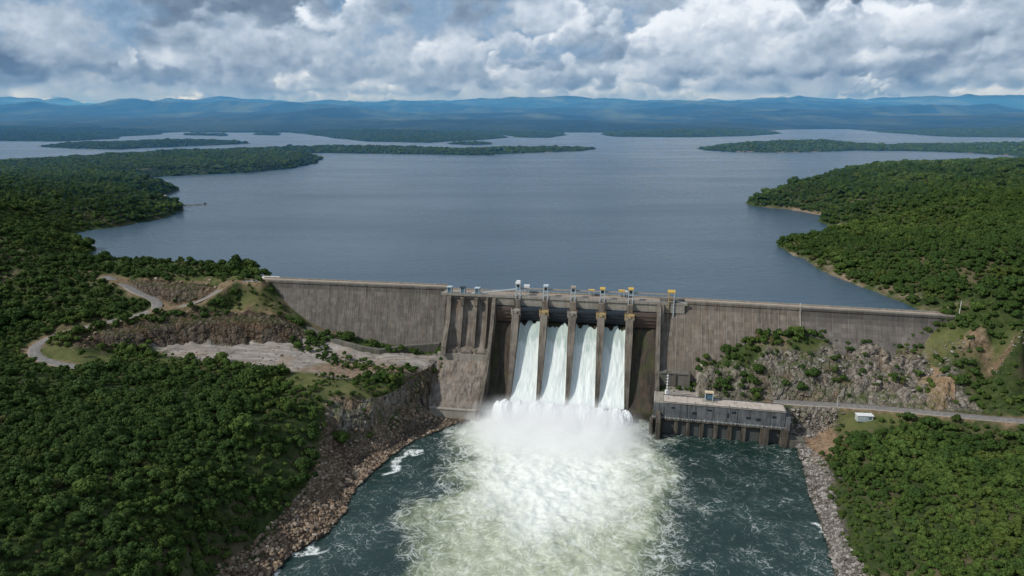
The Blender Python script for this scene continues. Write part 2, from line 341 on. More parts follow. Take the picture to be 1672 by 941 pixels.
class MB:
    def __init__(s): s.v = []; s.f = []
    def add(s, vs, fs):
        n = len(s.v); s.v += [tuple(v) for v in vs]; s.f += [tuple(i+n for i in f) for f in fs]; return s
    def box(s, x0, x1, y0, y1, z0, z1):
        x0, x1 = min(x0, x1), max(x0, x1); y0, y1 = min(y0, y1), max(y0, y1); z0, z1 = min(z0, z1), max(z0, z1)
        return s.add([(x0,y0,z0),(x1,y0,z0),(x1,y1,z0),(x0,y1,z0),(x0,y0,z1),(x1,y0,z1),(x1,y1,z1),(x0,y1,z1)],
                     [(0,3,2,1),(4,5,6,7),(0,1,5,4),(1,2,6,5),(2,3,7,6),(3,0,4,7)])
    def prof(s, prof, x0, x1, taper=None):
        """profile of (d, z) pairs, counter-clockwise seen from +x, extruded x0..x1; d runs downstream (-y)"""
        n = len(prof)
        a = [(x0 if taper is None else x0+taper(d, z), -d, z) for d, z in prof]; b = [(x1 if taper is None else x1-taper(d, z), -d, z) for d, z in prof]
        return s.add(a+b, [tuple(range(n-1, -1, -1)), tuple(range(n, 2*n))]+[(i, (i+1) % n, (i+1) % n+n, i+n) for i in range(n)])
    def bar(s, p, q, w, h=None):
        p, q = Vector(p), Vector(q); h = h or w; d = (q-p).normalized()
        u = d.cross(Vector((0,0,1))) if abs(d.z) < 0.95 else d.cross(Vector((0,1,0))); u.normalize(); v = u.cross(d)
        c = [(-w/2,-h/2),(w/2,-h/2),(w/2,h/2),(-w/2,h/2)]
        return s.add([p+u*a+v*b for a, b in c]+[q+u*a+v*b for a, b in c], [(3,2,1,0),(4,5,6,7),(0,1,5,4),(1,2,6,5),(2,3,7,6),(3,0,4,7)])
    def tube(s, pts, r, n=8, r2=None):
        pts = [Vector(p) for p in pts]; rings = []
        for i, p in enumerate(pts):
            d = (pts[min(i+1, len(pts)-1)]-pts[max(i-1, 0)]).normalized()
            u = d.cross(Vector((0,0,1))) if abs(d.z) < 0.95 else d.cross(Vector((0,1,0))); u.normalize(); v = u.cross(d)
            rr = r if r2 is None else r+(r2-r)*i/(len(pts)-1)
            rings.append([p+(u*math.cos(2*math.pi*k/n)+v*math.sin(2*math.pi*k/n))*rr for k in range(n)])
        vs = [q for rg in rings for q in rg]; fs = [tuple(range(n-1, -1, -1)), tuple(range(len(vs)-n, len(vs)))]
        for i in range(len(pts)-1):
            for k in range(n): fs.append((i*n+k, i*n+(k+1) % n, (i+1)*n+(k+1) % n, (i+1)*n+k))
        return s.add(vs, fs)
    def build(s, name, mat, parent=None, bevel=0, smooth=False, **kw):
        me = bpy.data.meshes.new(name); me.from_pydata(s.v, [], s.f); me.update()
        bm = bmesh.new(); bm.from_mesh(me); bmesh.ops.recalc_face_normals(bm, faces=bm.faces)
        if bevel: bmesh.ops.bevel(bm, geom=bm.edges[:], offset=bevel, segments=1, affect='EDGES', clamp_overlap=True)
        bm.to_mesh(me); bm.free()
        if smooth:
            for p in me.polygons: p.use_smooth = True
        me.materials.append(mat); o = bpy.data.objects.new(name, me); COL.objects.link(o)
        if parent: o.parent = parent
        return tag(o, **kw)
def copy_tree(o, parent=None):
    c = o.copy(); COL.objects.link(c)
    if parent: c.parent = parent
    for ch in [x for x in bpy.data.objects if x.parent == o and x != c]: copy_tree(ch, c)
    return c
def cloud_bank(A, E, seed=5):
    """heaped clouds over the horizon: colour for every direction (azimuth A, elevation E in degrees); each heap is many round lit billows"""
    rg = np.random.default_rng(seed)
    # ragged outlines: look the heaps up through a billowing warp
    s = np.clip(.12+E*.35, .12, 1.3)
    wa = fbm(A*1.0, E*1.5, 1.3, 6, 201, .66)*.36+fbm(A, E*1.2, 5, 3, 203)*.35; we = fbm(A+50, E*1.5, 1.3, 6, 202, .66)*.27+fbm(A+90, E*1.2, 5, 3, 204)*.18
    AX = A+wa*s; EX = E+we*s
    big = fbm(A, E*2.2, 16, 4, 210); med = fbm(A, E*2.0, 5, 5, 211, .6)
    V = .44+.10*big+.14*med+.012*np.clip(E, 0, 8)                     # brightness of the veil behind
    V = V.astype(np.float32)
    a0, da, e0, de = A[0, 0], A[0, 1]-A[0, 0], E[0, 0], E[1, 0]-E[0, 0]
    nr, nc = A.shape
    jobs = []
    for lev, (b, w, n) in enumerate([(.15, 3.5, 120), (.5, 5, 90), (1.0, 7.5, 64), (1.8, 11, 44), (3.0, 15, 32), (4.8, 19, 24), (7.5, 25, 20), (11.5, 32, 14), (17, 40, 10)]):
        for i in range(n):
            jobs.append((b+rg.normal()*b*.22, rg.uniform(a0-5, A[0, -1]+5), w*rg.uniform(.45, 1.25), lev))
    jobs.sort(key=lambda j: j[0])
    for b, ca, w, lev in jobs:
        h = w*rg.uniform(.20, .42)*(.55 if lev < 2 else 1); tone = rg.uniform(-.17, .12); n = int(rg.uniform(26, 50)*(1 if lev < 2 else 2.0))
        P = []
        for k in range(n):
            u = np.clip(rg.normal()*.26, -.5, .5); top = (1-(2*abs(u))**1.7)*h*(.6+.4*math.sin(ca*7+u*9)); v = rg.uniform(0, 1)**.8
            r = h*rg.uniform(.10, .30)*(1.15-v*.6)
            P.append((v+rg.normal()*.25, ca+u*w, b+v*max(top, .05*h), r, v))
        P.sort(key=lambda q: -q[0])
        for _, pa, pe, r, v in P:
            rr = r*1.9
            j0 = int((pa-rr*1.3-a0)/da); j1 = int((pa+rr*1.3-a0)/da)+1; i0 = int((pe-rr-e0)/de); i1 = int((pe+rr-e0)/de)+1
            j0, j1, i0, i1 = max(j0, 0), min(j1, nc), max(i0, 0), min(i1, nr)
            if j0 >= j1 or i0 >= i1: continue
            x = (AX[i0:i1, j0:j1]-pa)/(r*1.25); y = (EX[i0:i1, j0:j1]-pe)/r
            q = x*x+y*y
            al = 1-sstep(.25, 1.25, q); al *= .80*(.35+.65*sstep(-1.3, -.1, y))
            nz = np.sqrt(np.clip(1.1-q, 0, 1))
            lam = (-x*.42+y*.78+nz*.38)
            val = .50+tone+.17*lam+.27*v*(.55+.45*min(1, lev/3))+.015*lev
            V[i0:i1, j0:j1] = V[i0:i1, j0:j1]*(1-al)+val*al
    fine = fbm(A, E*1.3, .8, 5, 220, .6); V += fine*.05*sstep(.2, 2, E)+(ridged(A+wa, E*1.4+we, 2.2, 4, 221)-.6)*.07*sstep(.5, 2.5, E)
    # broad grey undersides and lighter stretches
    sh = fbm(A, E*2.6, 13, 4, 230, .5); V -= .24*sstep(-.02, .65, sh)*sstep(.8, 2.5, E)
    V -= .13*np.exp(-((A+4)/11)**2-((E-9)/2.6)**2)+.16*np.exp(-((A-17)/9)**2-((E-2.3)/1.1)**2)*.5
    V += .10*np.exp(-((A-33)/8)**2-((E-6.5)/3)**2)
    V += .03*np.exp(-((E-1.0)/.5)**2)
    stops = np.array([0, .25, .42, .58, .75, .95, 1.3]); cols = np.array([(.115,.160,.215), (.205,.265,.335), (.315,.385,.460), (.44,.51,.59), (.63,.68,.74), (.88,.90,.92), (.97,.975,.98)])
    V -= .10*np.exp(-((A+22)/16)**2-((E-7)/4)**2); V = np.clip(.5+(V-.560)*1.7, 0, 1.3)
    out = np.stack([np.interp(V, stops, cols[:, c]) for c in range(3)], -1)
    gap = (sstep(.35, .6, fbm(A+40, E*1.5, 9, 4, 240))*sstep(3, 5, E)*(1-sstep(.40, .58, V)))[..., None]*.30
    out = out*(1-gap)+np.array([.22,.42,.68])*gap
    lo = (np.exp(-np.clip(E, 0, 90)/.7)*.35)[..., None]; out = out*(1-lo)+np.array([.33,.46,.60])*lo
    return out*np.array([.93, .98, 1.05])
# ------------------------------------------------------------------ materials of the land
def ground_material():
    m, t, b = material('ground'); p = pos(t); y = t.xyz(p)[1]
    z1 = attr(t, 'zones', 'Color'); s = t.new('ShaderNodeSeparateColor'); t.put(s.inputs[0], z1); rock, tan, grass = s.outputs[:3]
    z2 = attr(t, 'zones_b', 'Color'); s2 = t.new('ShaderNodeSeparateColor'); t.put(s2.inputs[0], z2); slab, rubble, shorem = s2.outputs[:3]
    n1 = t.noise(p, .35, 6, .65); n2 = t.noise(p, .05, 5, .6); n3 = t.noise(p, 1.3, 4, .7)
    big = t.noise(p, .0022, 5, .6); mid = t.noise(p, .012, 6, .65)
    # undergrowth between crowns, and the far woods
    woods = t.mix(t.mr(n1, .35, .7), (.018,.034,.010), (.060,.080,.026)); woods = t.mix(t.mr(t.noise(p, .035, 5, .65), .52, .64, 0, .75), woods, (.125,.100,.062))
    farw = t.mix(t.mr(mid, .38, .66), (.010,.024,.012), (.030,.055,.020))
    farw = t.mix(t.mr(big, .50, .70), farw, (.060,.080,.034))
    fard = t.voro(p, .07); farw = t.mix(t.mr(fard, .2, .9, .0, .45), farw, (.006,.013,.007))
    col = t.mix(t.mr(y, 900, 1700), woods, farw)
    far_open = t.noise(t.scale(p, .0012, .0004, 0), 1, 7, .66)
    col = t.mix(t.math('MULTIPLY', t.mr(far_open, .50, .62), t.mr(y, 4000, 6500, 0, .75)), col, (.10,.125,.05))
    # dry grass
    g = t.mix(t.mr(n2, .35, .65), (.060,.082,.024), (.125,.125,.050)); g = t.mix(t.mr(n3, .45, .75, 0, .6), g, (.030,.045,.014))
    col = t.mix(t.math('MULTIPLY', grass, t.mr(n1, .25, .5, .55, 1)), col, g)
    warp = t.vmath('ADD', p, t.vmath('SCALE', t.noise(p, .2, 4, .6, out='Color'), scale=7.0))
    vs = t.scale(warp, .9, .9, .42)
    cr = t.voro(vs, .30, 'DISTANCE_TO_EDGE'); cr2 = t.voro(vs, .95, 'DISTANCE_TO_EDGE'); cc = t.voro(vs, .30, 'F1', 'Color')
    # bare soil and brown rock
    tn = t.mix(t.mr(n1, .35, .68), (.14,.090,.055), (.33,.235,.155)); tn = t.mix(t.mr(cr, 0, .06, .6, 0), tn, (.05,.035,.025)); tn = t.mix(t.mr(n3, .5, .8), tn, (.07,.055,.04))
    col = t.mix(tan, col, tn)
    # crag: broken grey rock with light veins and dark cracks
    rk = t.mix(t.mr(n1, .32, .7), (.085,.075,.062), (.36,.325,.275)); rk = t.mix(t.mr(n2, .5, .7, 0, .5), rk, (.19,.125,.075))
    rk = t.mix(t.mr(t.xyz(cc)[0], .3, 1, 0, .45), rk, (.06,.053,.046))
    rk = t.mix(t.mr(cr, .0, .07, .75, 0), rk, (.022,.019,.016)); rk = t.mix(t.mr(cr2, .0, .07, .38, 0), rk, (.04,.035,.03)); rk = t.mix(t.mr(t.noise(t.scale(warp, .8, .8, .12), .9, 5, .7), .56, .72, 0, .5), rk, (.44,.41,.36))
    rk = t.mix(t.mr(t.noise(p, .16, 5, .7), .56, .66, 0, .75), rk, (.035,.05,.018))
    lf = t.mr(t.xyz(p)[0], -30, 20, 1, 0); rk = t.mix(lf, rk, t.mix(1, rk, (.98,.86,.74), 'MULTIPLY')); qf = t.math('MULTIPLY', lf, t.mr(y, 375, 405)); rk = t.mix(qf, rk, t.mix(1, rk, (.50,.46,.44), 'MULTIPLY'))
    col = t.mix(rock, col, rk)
    # slab rock bench: pale, streaked along its length
    sv = t.scale(p, .045, .33, .3); st = t.noise(sv, 1, 7, .72); st2 = t.noise(t.scale(p, .12, 1.4, 1), 1, 5, .7)
    sl = t.mix(t.mr(st, .34, .68), (.155,.135,.115), (.39,.36,.325)); sl = t.mix(t.mr(st2, .52, .72, 0, .7), sl, (.10,.09,.078))
    sl = t.mix(t.mr(n2, .5, .68, 0, .55), sl, (.24,.165,.105)); sl = t.mix(t.mr(t.noise(p, .11, 5, .7), .60, .68, 0, .8), sl, (.055,.07,.028))
    col = t.mix(slab, col, sl)
    # rubble of the river banks
    rc = t.voro(warp, .75, 'F1', 'Color'); re = t.voro(warp, .75, 'DISTANCE_TO_EDGE')
    xside = t.mr(t.xyz(p)[0], -10, 60)
    rb0 = t.mix(xside, t.mix(t.mr(y, 330, 350), t.mix(t.mr(n2, .4, .6), (.19,.125,.078), (.33,.24,.16)), (.20,.17,.135)), t.mix(t.mr(n2, .4, .6), (.12,.098,.08), (.22,.195,.17)))
    sr = t.new('ShaderNodeSeparateColor'); t.put(sr.inputs[0], rc)
    rb = t.mix(t.math('MULTIPLY', sr.outputs[0], .75), rb0, (.065,.055,.047)); rb = t.mix(t.mr(re, 0, .14, .9, 0), rb, (.02,.018,.016))
    col = t.mix(rubble, col, rb)
    wet = t.mr(t.math('ADD', t.xyz(p)[2], t.mr(n3, 0, 1, -.8, .8)), .2, 2.2, .7, 0)
    col = t.mix(t.math('MULTIPLY', wet, t.mr(y, 600, 700, 1, 0)), col, (.03,.028,.024))
    col = t.mix(shorem, col, t.mix(t.mr(n1, .4, .65), (.19,.125,.08), (.28,.24,.19)))
    t.put(b.inputs['Base Color'], col); b.inputs['Roughness'].default_value = .95; b.inputs['Specular IOR Level'].default_value = .12
    hgt = t.math('ADD', t.math('MULTIPLY', t.mr(cr, 0, .3), t.math('MULTIPLY', t.math('ADD', rock, t.math('MULTIPLY', rubble, .5)), 1.3)), t.math('MULTIPLY', n3, .5))
    hgt = t.math('ADD', hgt, t.math('MULTIPLY', t.math('SUBTRACT', 1, fard), t.mr(y, 1000, 2500, 0, 6)))
    t.put(b.inputs['Normal'], t.bump(hgt, .8, 1.0))
    return m
MG = ground_material()
# ------------------------------------------------------------------ the sheet of land, fine near by and coarser with distance
def make_land():
    ys = list(np.arange(60, 250, 1.6))+list(np.arange(250, 500, .85)); y = 500.0
    while y < 60000: ys.append(y); y *= 1.0050
    ys = np.array(ys); NC = 1000; u = np.linspace(-1, 1, NC); u = np.sign(u)*(np.abs(u)*.82+np.abs(u)**3*.18)*1.18
    Y = np.repeat(ys[:, None], NC, 1); X = u[None]*(Y*.95+150)
    Z = height(X, Y)
    # overhang and break up of the rock faces: a sideways push, so they are no smooth ramps
    rk = bankrock(X, Y)*sstep(1, 4, Z)
    X2 = X+rk*fbm(X+Z*1.3, Y+Z, 7, 3, 81)*1.6; Y2 = Y+rk*(fbm(X-Z, Y+Z*1.1, 6, 3, 82)*1.6+(ridged(X, Y*.25, 9, 3, 83)-.55)*5.5)
    m = (Y < 640) & (np.abs(X) < 450); x = X[m]; yy = Y[m]; z = Z[m]
    wx = x+fbm(x, yy, 18, 4, 91)*5; wy = yy+fbm(x, yy, 18, 4, 92)*5
    k = lambda P, s=2.5: inz(wx, wy, P, s)
    za = np.zeros(X.shape+(4,), np.float32); zb = np.zeros(X.shape+(4,), np.float32); za[..., 3] = 1; zb[..., 3] = 1
    gy, gx = np.gradient(Z, axis=0)/np.maximum(np.gradient(Y, axis=0), 1e-3), np.gradient(Z, axis=1)/np.gradient(X, axis=1)
    slope = np.hypot(gx, gy)[m]
    rock = np.maximum.reduce([k(Z_QUARRY), k(Z_CLIFF), k(Z_CRAG), k(Z_CRAG2)*.8, k(Z_DARKR), k(Z_TANR[0])*.25])
    rock = np.maximum(rock, k(Z_MOUND)*.8*sstep(.45, .8, slope))
    rock = rock*(1-.75*k(Z_TANR[0]))
    tan = np.maximum.reduce([k(Z_TANR[0])*.95*sstep(-.7, .1, fbm(x, yy, 14, 3, 95)), k(Z_TANR[1])*.95, k(Z_MOUND)*.75, k(Z_BEACH)])
    dq, _ = pldist(wx, wy, AT(quarry_top)); tan = np.maximum(tan, (1-sstep(2, 9, dq))*.7*sstep(-.2, .3, fbm(x, yy, 12, 3, 96)))
    for rd in ROADS:
        d, _ = pldist(x, yy, rd); tan = np.maximum(tan, (1-sstep(3.8, 6.5, d+fbm(x, yy, 6, 2, 97)*1.5))*.7)
    grass = np.zeros_like(x)
    for g in Z_GRASS: grass = np.maximum(grass, inz(wx, wy, g, 5))
    slab = np.maximum(np.maximum(k(Z_BENCH), k(Z_BARE)*(1-rock))*(1-.8*k(Z_TANB, 5)), k(PAD, .6)); tan = np.maximum(tan, k(Z_TANB, 5)*.9); rub = np.maximum(k(Z_SHOREL), k(Z_RUBR, 1.5))
    za[m, 0], za[m, 1], za[m, 2] = rock, tan*(1-.0*rock), grass; zb[m, 0], zb[m, 1] = slab, rub
    ms = (Y > 380) & (Y < 2200) & (X > 100)
    if ms.any():
        zb[ms, 2] = sstep(.2, .55, fbm(X[ms], Y[ms], 40, 3, 99))*.8*(1-sstep(1.6, 4.5, Z[ms]-RES))
    mp = m.copy(); pr = np.zeros_like(x); pr = k(Z_PATHR, 4)*(x > 150); zb[m, 2] = np.maximum(zb[m, 2], pr*.55*sstep(-.1, .3, fbm(x, yy, 13, 3, 98)))
    far = int(np.searchsorted(ys, 3600))
    V = np.stack([X2, Y2, Z], -1)
    def part(name, a, bb):
        return mesh_np(name, V[a:bb].reshape(-1, 3), grid_faces(bb-a, NC), MG, True, {'zones': za[a:bb].reshape(-1, 4), 'zones_b': zb[a:bb].reshape(-1, 4)})
    g = part('ground', 0, far+1); tag(g, kind='structure', label='wooded banks, rock benches and quarry faces around the dam and the lake')
    h = part('mountains', far, len(ys)); tag(h, kind='structure', label='blue hazy wooded hills and mountain ridges beyond the far shore')
make_land()
# ------------------------------------------------------------------ roads, each a strip with pale verges
def road_material():
    m, t, b = material('road'); p = pos(t)
    v = t.noise(p, .5, 5, .65); c = t.mix(t.mr(v, .35, .7), (.115,.108,.10), (.21,.20,.185))
    u = attr(t, 'across'); e = t.mr(t.math('ABSOLUTE', t.math('SUBTRACT', u, .5)), .40, .47, 0, .75); c = t.mix(e, c, (.30,.265,.22))
    c = t.mix(t.mr(t.math('ABSOLUTE', t.math('SUBTRACT', u, .5)), .0, .015, .5, 0), c, (.35,.34,.32))
    t.put(b.inputs['Base Color'], c); b.inputs['Roughness'].default_value = .9; return m
MROAD = road_material()
def strip(name, line, w, mat, lift=.12, **kw):
    P = []
    for a, b in zip(line[:-1], line[1:]):
        n = max(2, int(np.linalg.norm(b-a)/2)); P += [a+(b-a)*k/n for k in range(n)]
    P.append(line[-1]); P = np.array(P)
    for _ in range(30): P[1:-1] = (P[:-2]+2*P[1:-1]+P[2:])/4
    T = np.gradient(P, axis=0); T[:, 2] = 0; T /= np.linalg.norm(T, axis=1)[:, None]; N = np.stack([-T[:, 1], T[:, 0], 0*T[:, 0]], 1)
    us = np.array([0, .08, .3, .5, .7, .92, 1.0]); off = (us-.5)*w
    V = P[:, None]+N[:, None]*off[None, :, None]; V[..., 2] += lift+np.array([-.5, 0, .03, .05, .03, 0, -.5])[None]
    o = mesh_np(name, V.reshape(-1, 3), grid_faces(len(P), 7), mat, True, {'across': np.tile(us, len(P))}); tag(o, **kw); return o
strip('road', AT(road_main), 7.4, MROAD, kind='structure', label='pale paved road curving in a hairpin down the left bank')
strip('access_road', AT(road_crest[1:]), 5.5, MROAD, lift=.17, kind='structure', label='branch road climbing to the left end of the dam crest')
strip('valley_road', AT(road_right), 7.5, MROAD, kind='structure', label='road along the foot of the rocks on the right bank')
# ------------------------------------------------------------------ the lake
def lake_material():
    m, t, b = material('lake_water'); p = pos(t); y = t.xyz(p)[1]
    b.inputs['Base Color'].default_value = (.012,.034,.052,1); b.inputs['IOR'].default_value = 1.333
    calm = t.noise(t.scale(p, .0022, .009, 0), 1, 5, .6)
    t.put(b.inputs['Roughness'], t.mr(calm, .3, .7, .20, .34))
    t.put(b.inputs['Base Color'], t.mix(t.mr(t.noise(t.scale(p, .0035, .0015, 0), 1, 3, .5), .35, .65), (.036,.068,.096), (.052,.090,.124)))
    w = t.noise(t.scale(p, .30, .55, 0), 1, 4, .6); w2 = t.noise(t.scale(p, .05, .12, 0), 1, 4, .6); w3 = t.noise(t.scale(p, .9, 1.4, 0), 1, 2, .6)
    hgt = t.math('ADD', t.math('ADD', t.math('MULTIPLY', w, .9), t.math('MULTIPLY', w2, 2.2)), t.math('MULTIPLY', w3, .3))
    t.put(b.inputs['Normal'], t.bump(hgt, .26, 1.0)); return m
MLAKE = lake_material()
def lake():
    P = [(-60000, 8000), (-3000, 900), (-900, 560), (-420, 512), (-300, 506), (-184, 488), (-47, 465.5), (112, 428.5), (270, 396), (300, 393), (420, 388), (900, 480), (3000, 900), (60000, 8000), (60000, 60000), (-60000, 60000)]
    me = bpy.data.meshes.new('lake'); me.from_pydata([(x, y, RES) for x, y in P], [], [tuple(range(len(P)))]); me.materials.append(MLAKE)
    o = bpy.data.objects.new('lake', me); COL.objects.link(o)
    bm = bmesh.new(); bm.from_mesh(me); bmesh.ops.triangulate(bm, faces=bm.faces); bmesh.ops.recalc_face_normals(bm, faces=bm.faces)
    if bm.faces[:][0].normal.z < 0: bmesh.ops.reverse_faces(bm, faces=bm.faces)
    bm.to_mesh(me); bm.free()
    tag(o, kind='structure', label='calm blue grey reservoir behind the dam')
lake()
# ------------------------------------------------------------------ sky, sun, air
SUN = Vector((-.70, -.26, .67)).normalized()
def sky():
    w = bpy.data.worlds.new('World'); scene.world = w; w.use_nodes = True; t = NT(w.node_tree)
    bg = t.n['Background']; bg.inputs[1].default_value = .115
    st = t.new('ShaderNodeTexSky', sky_type='NISHITA'); st.sun_disc = False
    st.sun_elevation = math.asin(SUN.z); st.sun_rotation = math.atan2(SUN.x, SUN.y); st.altitude = 300; st.air_density = 1.2; st.dust_density = 1.5
    t.put(bg.inputs[0], t.mix(.62, st.outputs[0], (4.6,5.3,6.3)))          # broken cloud over the blue
    L = bpy.data.lights.new('sun', 'SUN'); L.energy = 3.6; L.angle = R(.6); L.color = (1, .95, .87)
    o = bpy.data.objects.new('sun', L); COL.objects.link(o); o.rotation_euler = SUN.to_track_quat('Z', 'Y').to_euler(); o.location = (-300, 0, 500)
    # the cloud bank itself: a ring of sky round the place, far behind the mountains
    rr = 80000.0
    az = np.concatenate([np.arange(-180, -60, 1.0), np.arange(-60, 60, .070), np.arange(60, 180.5, 1.0)]); el = np.concatenate([np.arange(-1.0, 11.5, .070), np.arange(11.5, 26, .4)])
    A0, E0 = np.meshgrid(np.arange(-60, 60, .070), np.arange(-1.0, 26, .070))
    Cc = cloud_bank(A0, E0)
    ei = np.clip(((el+1)/.070).round().astype(int), 0, Cc.shape[0]-1); azm = np.where(az < -60, -120-az, np.where(az > 60, 120-az, az)); ai = np.clip(((azm+60)/.070).round().astype(int), 0, Cc.shape[1]-1)
    Cc = Cc[ei][:, ai]; a, e = np.meshgrid(np.radians(az), np.radians(el))
    V = np.stack([rr*np.sin(a), rr*np.cos(a), HC+rr*np.tan(e)], -1)
    m = bpy.data.materials.new('cloud_bank'); m.use_nodes = True; t = NT(m.node_tree); t.n.remove(t.n['Principled BSDF'])
    em = t.new('ShaderNodeEmission'); t.put(em.inputs[0], attr(t, 'cloud', 'Color')); em.inputs[1].default_value = 1.0; t.l.new(em.outputs[0], t.n['Material Output'].inputs[0]); m.cycles.emission_sampling = 'NONE'
    o = mesh_np('sky', V.reshape(-1, 3), grid_faces(*a.shape), m, True, {'cloud': np.concatenate([Cc, np.ones(a.shape+(1,))], -1).reshape(-1, 4)})
    tag(o, kind='structure', label='heaped grey and white clouds over the horizon')
sky()
def air():
    """the haze over the land: one thin even volume"""
    m = bpy.data.materials.new('haze'); m.use_nodes = True; t = NT(m.node_tree); t.n.remove(t.n['Principled BSDF'])
    s = t.new('ShaderNodeVolumeScatter'); s.inputs['Color'].default_value = (.055,.26,.66,1); s.inputs['Density'].default_value = 1/7000; s.inputs['Anisotropy'].default_value = .0
    t.l.new(s.outputs[0], t.n['Material Output'].inputs['Volume'])
    mb = MB().box(-70000, 70000, 700, 34000, 20, 400); o = mb.build('haze', m, kind='stuff', label='thin blue haze lying over the lake and the far hills', cat='haze')
    o.display_type = 'WIRE'
USE_AIR = True
if USE_AIR: air()
scene.render.engine = 'CYCLES'; scene.cycles.max_bounces = 8; scene.cycles.diffuse_bounces = 2; scene.cycles.glossy_bounces = 2; scene.cycles.volume_bounces = 0
scene.cycles.transparent_max_bounces = 12; scene.cycles.use_denoising = True
scene.view_settings.view_transform = 'Standard'; scene.view_settings.look = 'None'; scene.view_settings.exposure = 0
# ------------------------------------------------------------------ jointed rock faces standing in front of the slopes
def face_material():
    m, t, b = material('cliff_rock'); p = pos(t); x = t.xyz(p)[0]; y = t.xyz(p)[1]
    w = t.vmath('ADD', p, t.vmath('SCALE', t.noise(p, .25, 4, .6, out='Color'), scale=4.0))
    v = t.scale(w, .8, .8, .45); e = t.voro(v, .28, 'DISTANCE_TO_EDGE'); e2 = t.voro(t.scale(w, .8, .8, .7), .95, 'DISTANCE_TO_EDGE'); c = t.voro(v, .28, 'F1', 'Color')
    n = t.noise(p, .4, 6, .7); st = t.noise(t.scale(w, .7, .7, .10), .9, 6, .72); bed = t.noise(t.scale(w, .06, .06, .9), 1, 5, .7)
    k = t.mix(t.mr(n, .3, .7), (.105,.093,.078), (.31,.285,.245)); k = t.mix(t.mr(t.xyz(c)[0], .2, 1, 0, .55), k, (.085,.074,.062)); k = t.mix(t.mr(st, .50, .70, 0, .6), k, (.43,.40,.35)); k = t.mix(t.mr(bed, .52, .70, 0, .5), k, (.055,.048,.040))
    k = t.mix(t.mr(t.noise(p, .09, 4, .6), .50, .64, 0, .6), k, (.23,.155,.095))
    k = t.mix(t.mr(e, 0, .055, .85, 0), k, (.018,.015,.013)); k = t.mix(t.mr(e2, 0, .06, .5, 0), k, (.035,.03,.026))
    nz = t.xyz(t.new('ShaderNodeNewGeometry').outputs['Normal'])[2]
    k = t.mix(t.math('MULTIPLY', t.mr(nz, .45, .8), t.mr(t.noise(p, .35, 4, .7), .40, .58)), k, (.060,.078,.026))
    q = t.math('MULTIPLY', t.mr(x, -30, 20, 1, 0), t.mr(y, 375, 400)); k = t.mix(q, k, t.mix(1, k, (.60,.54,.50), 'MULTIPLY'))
    k = t.mix(t.math('MULTIPLY', t.mr(x, 228, 245), .65), k, t.mix(t.mr(n, .35, .65), (.20,.12,.068), (.42,.28,.17)))
    t.put(b.inputs['Base Color'], k); b.inputs['Roughness'].default_value = .92; b.inputs['Specular IOR Level'].default_value = .12
    t.put(b.inputs['Normal'], t.bump(t.math('ADD', t.math('MULTIPLY', t.mr(e, 0, .2), 1.2), t.math('ADD', t.math('MULTIPLY', n, .9), st)), .8, .7)); return m
MCL = face_material()
def resample(line, n):
    P = AT(line); L = np.concatenate([[0], np.cumsum(np.hypot(*np.diff(P[:, :2], axis=0).T))]); t_ = np.linspace(0, L[-1], n)
    return np.stack([np.interp(t_, L, P[:, k]) for k in range(3)], 1), L[-1]
def rock_face(name, top, bot, push, amp, seed, label):
    T0, L = resample(top, 10); n = int(L/.45); T_, L = resample(top, n); B_, _ = resample(bot, n); H = float(np.max(T_[:, 2]-B_[:, 2])); m = int(H/.4)+14
    v = np.linspace(-.10, 1.14, m)[:, None]; vv = np.clip(v, 0, 1)
    s = np.linspace(0, L, n)[None]
    edge = sstep(0, 7, s)*sstep(0, 7, L-s)
    g = vv*(1-push)+push*sstep(.70, 1.0, vv); g = g+np.maximum(v-1, 0)*1.6
    hz = B_[None, :, 2]+(T_-B_)[None, :, 2]*vv
    P = B_[None]+(T_-B_)[None]*g[..., None]; P[..., 2] = hz+np.where(v < 0, v*20, 0)-np.where(v > 1, (v-1)*22, 0)
    N = (B_-T_)[:, :2]; N = np.stack([np.convolve(np.pad(N[:, k], 10, 'edge'), np.ones(21)/21, 'valid') for k in (0, 1)], 1); N /= np.linalg.norm(N, axis=1)[:, None]
    S, Z = s+v*0, hz
    sw = S+fbm(S, Z, 9, 3, seed)*3.2; zw = Z+fbm(S, Z, 10, 3, seed+1)*2.0
    blk = _hash(np.floor(sw/8.5), np.floor(zw/9.0), seed+2)*2.8+_hash(np.floor(sw/3.8+.4), np.floor(zw/4.2), seed+3)*1.5+_hash(np.floor(sw/1.6), np.floor(zw/2.1+.3), seed+4)*.6
    d = (blk+fbm(S, Z, 3.0, 4, seed+5)*.6+fbm(S, Z*.5, 22, 3, seed+6)*3.2-1.6)*amp
    d = d*np.clip(1.15-vv*.35, 0, 1)*edge-(1-edge)*4.0-np.clip(v-1, 0, 1)*4
    P[..., :2] += N[None]*d[..., None]
    o = mesh_np(name, P.reshape(-1, 3), grid_faces(m, n), MCL, False); tag(o, label=label, kind='structure'); return o
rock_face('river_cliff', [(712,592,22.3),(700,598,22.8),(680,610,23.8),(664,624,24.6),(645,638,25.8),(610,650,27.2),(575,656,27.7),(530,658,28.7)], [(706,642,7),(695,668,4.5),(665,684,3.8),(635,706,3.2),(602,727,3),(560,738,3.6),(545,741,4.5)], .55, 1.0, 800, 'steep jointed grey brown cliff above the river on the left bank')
rock_face('quarry_face', quarry_top[:8], [(516,557,28.6),(490,558,28.4),(430,562,28),(380,564,28),(300,564,29),(230,567,30),(176,570,31.5)], .45, .85, 820, 'dark brown quarry face below the left bank road')
